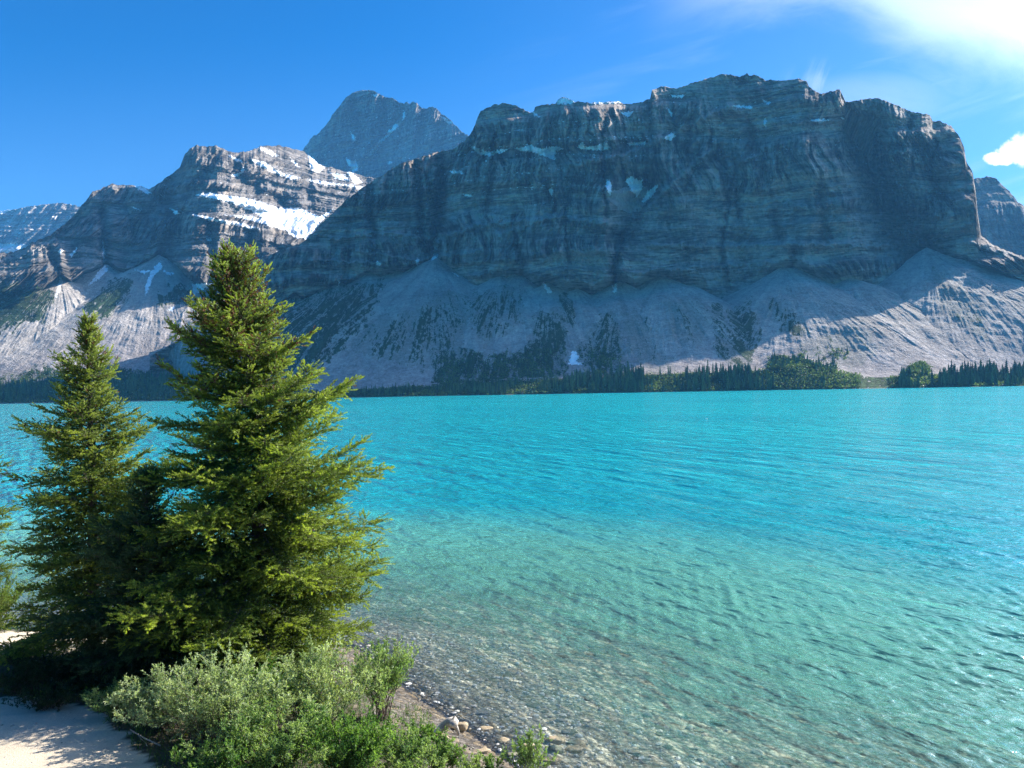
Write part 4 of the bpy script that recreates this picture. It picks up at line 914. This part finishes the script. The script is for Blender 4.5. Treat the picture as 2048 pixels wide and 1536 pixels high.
# shingle: small stones nobody could count, on the bank, in the shallows and on the path
bm = bmesh.new(); bmesh.ops.create_icosphere(bm, subdivisions=1, radius=1.0)
pv_ = np.array([q_.co[:] for q_ in bm.verts]); pf_ = np.array([[w_.index for w_ in p_.verts] for p_ in bm.faces]); bm.free()
rs = np.random.RandomState(61)
def shingle(name, label, n, cond, r0, r1, mat, cols_):
    x = rs.uniform(-16, 16, n*5); y = rs.uniform(11.5, 27, n*5); s = shore_d(x, y); k = np.flatnonzero(cond(x, y, s))[:n]; x, y = x[k], y[k]; n = len(x)
    r = r0*(r1/r0)**(rs.rand(n)**2.2); a = rs.uniform(0, 6.28, n); V = pv_[None]*(1+0.16*rs.normal(0, 1, (n, len(pv_), 1)))*(r[:, None]*rs.uniform(.7, 1.3, (n, 1)))[..., None]
    V[..., 1] *= rs.uniform(.55, .9, (n, 1)); V[..., 2] *= rs.uniform(.3, .6, (n, 1))
    W = np.stack([V[..., 0]*np.cos(a)[:, None]-V[..., 1]*np.sin(a)[:, None], V[..., 0]*np.sin(a)[:, None]+V[..., 1]*np.cos(a)[:, None], V[..., 2]], -1)+np.stack([x, y, gz(x, y)+r*0.12], -1)[:, None]
    c = np.array(cols_)[rs.randint(0, len(cols_), n)]*rs.uniform(.6, 1.25, (n, 1))
    o = mesh_np(name, W.reshape(-1, 3), (np.arange(n)[:, None, None]*len(pv_)+pf_[None]).reshape(-1, 3), mat, smooth=False, cols=np.repeat(c, len(pv_), 0)); tag(o, label, 'gravel', kind='stuff')
pm_, t = mat_new('pebbles'); t.n('ShaderNodeOutputMaterial', {'Surface': t.n('ShaderNodeBsdfPrincipled', {'Base Color': t.n('ShaderNodeAttribute', attribute_name='Col').outputs['Color'], 'Roughness': 0.85})})
pal = [(.36, .32, .26), (.28, .26, .23), (.46, .40, .30), (.20, .19, .17), (.40, .30, .20), (.52, .49, .42)]
shingle('shingle', 'brown and grey shingle on the bank and in the clear shallows', 6000, lambda x, y, s: (s > 0.15) & (s < 4.5+1.5*fbm(x, y, 2, 98)) & (y < 26) & (x > -9), .018, .085, pm_, [tuple(1.0*q_+.28 for q_ in c_) for c_ in pal])
shingle('shingle', 'dark brown wet shingle on the narrow bank', 7000, lambda x, y, s: (s > -2.3+0.6*fbm(x, y, 2, 99)) & (s < 0.25) & (y < 26) & (x > -9), .010, .045, pm_, [tuple(.62*q_ for q_ in c_) for c_ in pal])
shingle('gravel', 'scattered gravel on the sandy path', 2600, lambda x, y, s: (inpoly(x, y, near_path) | inpoly(x, y, far_path)), .006, .03, pm_, pal)
# driftwood: an arched, hollow root piece
g = px2g(893, 1470); sc = float(g[1])/F
dw = empty('driftwood', (float(g[0]), float(g[1]), float(gz(g[0], g[1]))), 'pale weathered arched driftwood stump at the water edge', 'driftwood')
tq = np.linspace(0, 1, 12)
pth = np.stack([np.interp(tq, [0, .35, .7, 1], [-34, -14, 12, 20])*sc, np.interp(tq, [0, .5, 1], [0.0, .1, .0]), np.interp(tq, [0, .35, .7, .85, 1], [-.03, .12, .30, .26, .16])], -1)
V, Fq = tubes(pth[None], (np.interp(tq, [0, .2, .6, .85, 1], [.10, .085, .10, .12, .03]))[None], 9)
V = V*[1, 1.7, 0.85]+np.stack([fbm(V[:, 0]*7, V[:, 2]*7, 3, 3)*.04, fbm(V[:, 1]*9+V[:, 0]*5, V[:, 2]*9, 3, 4)*.05, fbm(V[:, 0]*7, V[:, 1]*9, 3, 5)*.04], -1)
mesh_np('log', V, Fq, DEAD, dw, True)
pp = []
for a, b, c_ in (((14*sc, .02, .25), (24*sc, -.02, .12), (24*sc, 0, -.02)), ((-30*sc, 0, .02), (-38*sc, -.04, .06), (-40*sc, -.1, -.04)), ((10*sc, .05, .26), (14*sc, .1, .34), (17*sc, .12, .37))):
    pp.append([np.array(a)*(1-s)**2+2*s*(1-s)*np.array(b)+s*s*np.array(c_) for s in np.linspace(0, 1, 6)])
V, Fq = tubes(np.array(pp), np.array([[.055, .05, .045, .04, .035, .02], [.06, .055, .05, .045, .04, .03], [.03, .028, .022, .018, .014, .005]]), 6)
[mesh_np('root', V[i_*36:(i_+1)*36], Fq[:30], DEAD, dw, True) for i_ in range(3)]
# dead stick by the path
g = px2g(283, 1492); zg = float(gz(g[0], g[1]))
st = np.array([[(-.28, .12, .26), (-.1, .05, .2), (.1, -.02, .13), (.42, -.1, .03)], [(-.1, .05, .2), (.0, .0, .12), (.05, .02, .06), (.14, -.05, .0)]])
V, Fq = tubes(st, np.array([[.008, .012, .014, .016], [.009, .009, .008, .006]]), 5)
o = mesh_np('stick', V, Fq, DEAD, None, True); o.location = (float(g[0]), float(g[1]), zg); tag(o, 'bare pale dead stick poking out beside the path', 'stick')
# two yellow flowers
ym, t = mat_new('yellow petals'); t.n('ShaderNodeOutputMaterial', {'Surface': t.n('ShaderNodeBsdfPrincipled', {'Base Color': c4(0.80, 0.55, 0.02), 'Roughness': 0.6})})
for j, (u, v, lab) in enumerate(((372, 1470, 'yellow flower beside the sandy path, left of centre of the shrubs'), (621, 1526, 'yellow flower at the bottom of the picture among green willows'))):
    d = fwd+rgt*(u-1024)/F-upv*(v-768)/F; yy_ = (14.6, 13.2)[j]; p = np.array([0, 0, CAMZ])+d*yy_/d[1]; zg = float(gz(p[0], p[1]))
    r = empty('flower', (p[0], p[1], zg), lab, 'flower', 'yellow flowers'); hh = p[2]-zg
    V, Fq = tubes(np.array([[(0, 0, 0), (.02, 0, hh*.5), (0, 0, hh)]]), np.array([[.004, .003, .003]]), 4); mesh_np('stalk', V, Fq, TWIG, r)
    rs2 = np.random.RandomState(j); n = 26; a = np.arange(n)*2.4; D = unit(np.stack([np.cos(a), np.sin(a), .35+0*a], -1))
    V, T_ = leaves(np.tile([[0, 0, hh]], (n, 1)), D, rs2, .042, .016); mesh_np('petals', V, T_, ym, r)
# pale speck out on the lake; unidentified, modelled as a small floating body
d = fwd+rgt*(1413-1024)/F-upv*(838-768)/F; s = CAMZ/-d[2]; p = np.array([0, 0, CAMZ])+d*s
fm, t = mat_new('pale speck'); t.n('ShaderNodeOutputMaterial', {'Surface': t.n('ShaderNodeBsdfPrincipled', {'Base Color': c4(0.85, 0.83, 0.72), 'Roughness': 0.4})})
tq = np.linspace(0, 1, 9); V, Fq = tubes(np.stack([np.linspace(-.26, .26, 9), 0*tq, .03+0*tq], -1)[None], (0.11*np.sqrt(np.clip(1-(2*tq-1)**2, 0, 1))+.004)[None], 10)
o = mesh_np('speck', V, Fq, fm, None, True); o.location = (p[0], p[1], 0.02); tag(o, 'tiny pale speck far out on the turquoise water', 'speck')

# ------------------------------------------------------------------ far shore forest
def conifer(seed, lay=9, pts=9):
    rs = np.random.RandomState(seed); Vs, Fs = [], []; nb_ = 0
    V, Fq = tubes(np.array([[(0, 0, 0), (0, 0, .5), (0, 0, .97)]]), np.array([[.018, .012, .004]]), 4)
    Vs.append(V); Fs.append(np.concatenate([Fq[:, [0, 1, 2]], Fq[:, [0, 2, 3]]])); nb_ = len(V)
    for i in range(lay):
        f_ = i/(lay-1); z1 = 0.10+0.86*f_; r = (0.155*(1-f_)**0.8+0.018)*rs.uniform(.8, 1.2); n = pts*2
        a = np.linspace(0, 2*np.pi, n, endpoint=False)+rs.uniform(0, 1); rad = np.where(np.arange(n) % 2 == 0, r, r*.45)*rs.uniform(.75, 1.2, n)
        ring = np.stack([np.cos(a)*rad, np.sin(a)*rad, z1-0.05-rad*0.35+rs.normal(0, .008, n)], -1); top = np.array([[0, 0, min(1, z1+0.085)]])
        Vs.append(np.concatenate([ring, top])); j = np.arange(n); Fs.append(np.stack([j, (j+1) % n, np.full(n, n)], 1)+nb_); nb_ += n+1
    return np.concatenate(Vs), np.concatenate(Fs)
fmats = []
for nm, c in (('far spruce dark', (0.045, 0.075, 0.035)), ('far spruce green', (0.070, 0.115, 0.045)), ('far spruce olive', (0.105, 0.150, 0.055))):
    m, t = mat_new(nm); oi = t.n('ShaderNodeObjectInfo').outputs['Random']; nz = t.noise(t.n('ShaderNodeTexCoord').outputs['Object'], 9.0, 3, 0.6)
    v = t.m('ADD', t.rng(oi, 0, 1, .75, 1.25, False), t.rng(nz, .3, .7, -.25, .25))
    t.n('ShaderNodeOutputMaterial', {'Surface': t.n('ShaderNodeBsdfPrincipled', {'Base Color': t.mix(1.0, c4(*c), t.n('ShaderNodeCombineXYZ', {0: v, 1: v, 2: v}).outputs[0], 'MULTIPLY'), 'Roughness': 0.85})}); fmats.append(m)
protos = [conifer(1), conifer(2, 10, 8), conifer(3, 8, 10)]
pmesh = []
rs = np.random.RandomState(23)
spots = []
def sample(Mm, u0, u1, e0, e1, n, hmin, hmax, clump=1.0, parts=(0,)):
    """positions on the real ground of a mountain, chosen among its own vertices"""
    k = (Mm['A'] > u0) & (Mm['A'] < u1) & (Mm['E'] > e0) & (Mm['E'] < e1) & np.isin(Mm['part'], parts) & (Mm['Z'] > 0.35)
    if parts == (1,): k &= Mm['VEG']
    ii = np.flatnonzero(k)
    if len(ii) == 0: return
    ii = ii[rs.randint(0, len(ii), n*4)]; X, Y, Z = Mm['X'].flat[ii], Mm['Y'].flat[ii], Mm['Z'].flat[ii]
    kk = fbm(X/30, Y/30, 3, 90) > clump*rs.uniform(-.6, .5, len(ii)); kk = np.flatnonzero(kk)[:n]
    for a, b, c in zip(X[kk]+rs.normal(0, 1.5, len(kk)), Y[kk]+rs.normal(0, 1.5, len(kk)), Z[kk]): spots.append((a, b, c, rs.uniform(hmin, hmax)*(0.6+0.5*rs.rand())))
sample(MB_, -60, 430, 745, 812, 1000, 9, 17)
sample(MC, 430, 700, 775, 800, 50, 4, 9); sample(MC, 700, 900, 760, 800, 130, 5, 12); sample(MC, 900, 1140, 755, 800, 300, 6, 13)
sample(MC, 1130, 1290, 735, 800, 380, 9, 19, .5); sample(MC, 1290, 1330, 760, 800, 25, 5, 12); sample(MC, 1320, 1545, 745, 800, 330, 8, 17, .6)
sample(MC, 1540, 1700, 770, 800, 60, 5, 10); sample(MC, 1545, 1710, 715, 785, 200, 5, 11, .7, (1,))
sample(MC, 1800, 1860, 742, 800, 130, 8, 15, .4); sample(MC, 1850, 2120, 745, 800, 520, 10, 19, .3); sample(MC, 1960, 1992, 745, 790, 8, 24, 30, .2)
sample(MC, 880, 1130, 690, 770, 90, 5, 9, .6, (1,)); sample(MC, 1150, 1260, 710, 770, 30, 5, 9, .6, (1,))
sample(MB_, 60, 560, 725, 770, 160, 6, 11, .6, (1,))
spots = np.array(spots); px_h = spots[:, 3]/spots[:, 1]
uu = 1024+F*spots[:, 0]/spots[:, 1]; vis = (uu > 4) & (uu < 2044) & ~((uu > 215) & (uu < 640)) 
order = np.argsort(-(px_h*np.where(vis, 1, 0)+rs.rand(len(px_h))*0.002))
solo, rest = order[:270], order[270:]
zones = [(-1e9, 210, 'thin pointed conifer in the far shore forest at the far left, behind the slimmer spruce'), (210, 640, 'thin pointed conifer in the far shore forest seen between the big spruces'),
         (640, 1130, 'small pointed conifer in the sparse strip on the far shore, left of the snow patch'), (1130, 1300, 'tall thin conifer in the densest clump of the far shore below the central scree'),
         (1300, 1720, 'thin conifer on the far shore at the foot of the sunlit scree edge'), (1720, 1e9, 'dark tall conifer in the stand at the right end of the far shore')]
for j in solo:
    x, y, z, h_ = spots[j]; w_ = rs.randint(3); mi = rs.randint(3)
    key = (w_, mi)
    pm = next((p_ for k_, p_ in pmesh if k_ == key), None)
    if pm is None:
        o = mesh_np('conifer', protos[w_][0], protos[w_][1], fmats[mi]); pm = o.data; pmesh.append((key, pm))
    else:
        o = bpy.data.objects.new('conifer', pm); COL.objects.link(o)
    o.location = (x, y, z-0.4); o.scale = (h_*rs.uniform(.8, 1.15),)*2+(h_,); o.rotation_euler = (0, 0, rs.uniform(0, 6.28))
    zi = [q_ for q_ in zones if q_[0] <= uu[j] < q_[1]][0]; tag(o, zi[2], 'tree', zi[2].replace('conifer', 'conifers'))
Vs, Fs, nbv = [[], [], []], [[], [], []], [0, 0, 0]
for j in rest:
    x, y, z, h_ = spots[j]; V, T_ = protos[rs.randint(3)]; mi = rs.randint(3); a = rs.uniform(0, 6.28); wd = rs.uniform(.8, 1.2)
    V = V*[h_*wd, h_*wd, h_]; V = np.stack([V[:, 0]*math.cos(a)-V[:, 1]*math.sin(a), V[:, 0]*math.sin(a)+V[:, 1]*math.cos(a), V[:, 2]], -1)+[x, y, z-.4]
    Vs[mi].append(V); Fs[mi].append(T_+nbv[mi]); nbv[mi] += len(V)
allV = np.concatenate([np.concatenate(v_) for v_ in Vs]); o1 = len(np.concatenate(Vs[0])); o2 = o1+len(np.concatenate(Vs[1]))
f0, f1, f2 = [np.concatenate(f_) for f_ in Fs]
fo = mesh_np('forest', allV, np.concatenate([f0, f1+o1, f2+o2]), fmats[0]); fo.data.materials.append(fmats[1]); fo.data.materials.append(fmats[2])
fo.data.polygons.foreach_set('material_index', np.concatenate([np.zeros(len(f0)), np.ones(len(f1)), np.full(len(f2), 2)]).astype(np.int32))
tag(fo, 'mass of small conifers along the far shore and up the lower scree', 'forest', kind='stuff')
# broadleaf scrub between the far trees
P = []
for Mm, u0, u1, e0, e1, n, parts in ((MB_, -60, 560, 735, 815, 26000, (0,)), (MC, 430, 1720, 740, 800, 26000, (0,)), (MC, 1780, 2150, 735, 800, 9000, (0,)), (MC, 1535, 1720, 712, 785, 5000, (1,)), (MC, 1800, 1860, 735, 785, 3000, (1,)), (MC, 870, 1135, 700, 772, 4000, (1,)),
                                      (MC, 1150, 1262, 700, 760, 1200, (1,)), (MB_, 0, 560, 725, 765, 6000, (1,))):
    k = (Mm['A'] > u0) & (Mm['A'] < u1) & (Mm['E'] > e0) & (Mm['E'] < e1) & np.isin(Mm['part'], parts) & (Mm['Z'] > 0.3)
    if parts == (1,): k &= Mm['VEG']
    ii = np.flatnonzero(k); ii = ii[rs.randint(0, len(ii), int(n*fz))]
    q_ = np.stack([Mm['X'].flat[ii], Mm['Y'].flat[ii], Mm['Z'].flat[ii]], -1)+rs.normal(0, 1.2, (len(ii), 3))*[1, 1, .5]+[0, 0, .9]
    P.append(q_)
P = np.concatenate(P); n = len(P); D = unit(rs.normal(0, 1, (n, 3))+[0, 0, .3])
V, T_ = leaves(P, D, rs, 2.1, 1.5, .2)
pc = np.clip(.5+.9*fbm(P[:, 0]/25, P[:, 1]/25, 3, 95)+rs.normal(0, .2, n), 0, 1)[:, None]
c = (np.array([0.045, 0.08, 0.033])*(1-pc)+np.array([0.13, 0.18, 0.065])*pc)*rs.uniform(.7, 1.3, (n, 1))
tag(mesh_np('undergrowth', V, T_, LEAF, None, False, cols=np.repeat(c, 4, 0)), 'green scrub covering the ground between the far shore trees', 'undergrowth', kind='stuff')
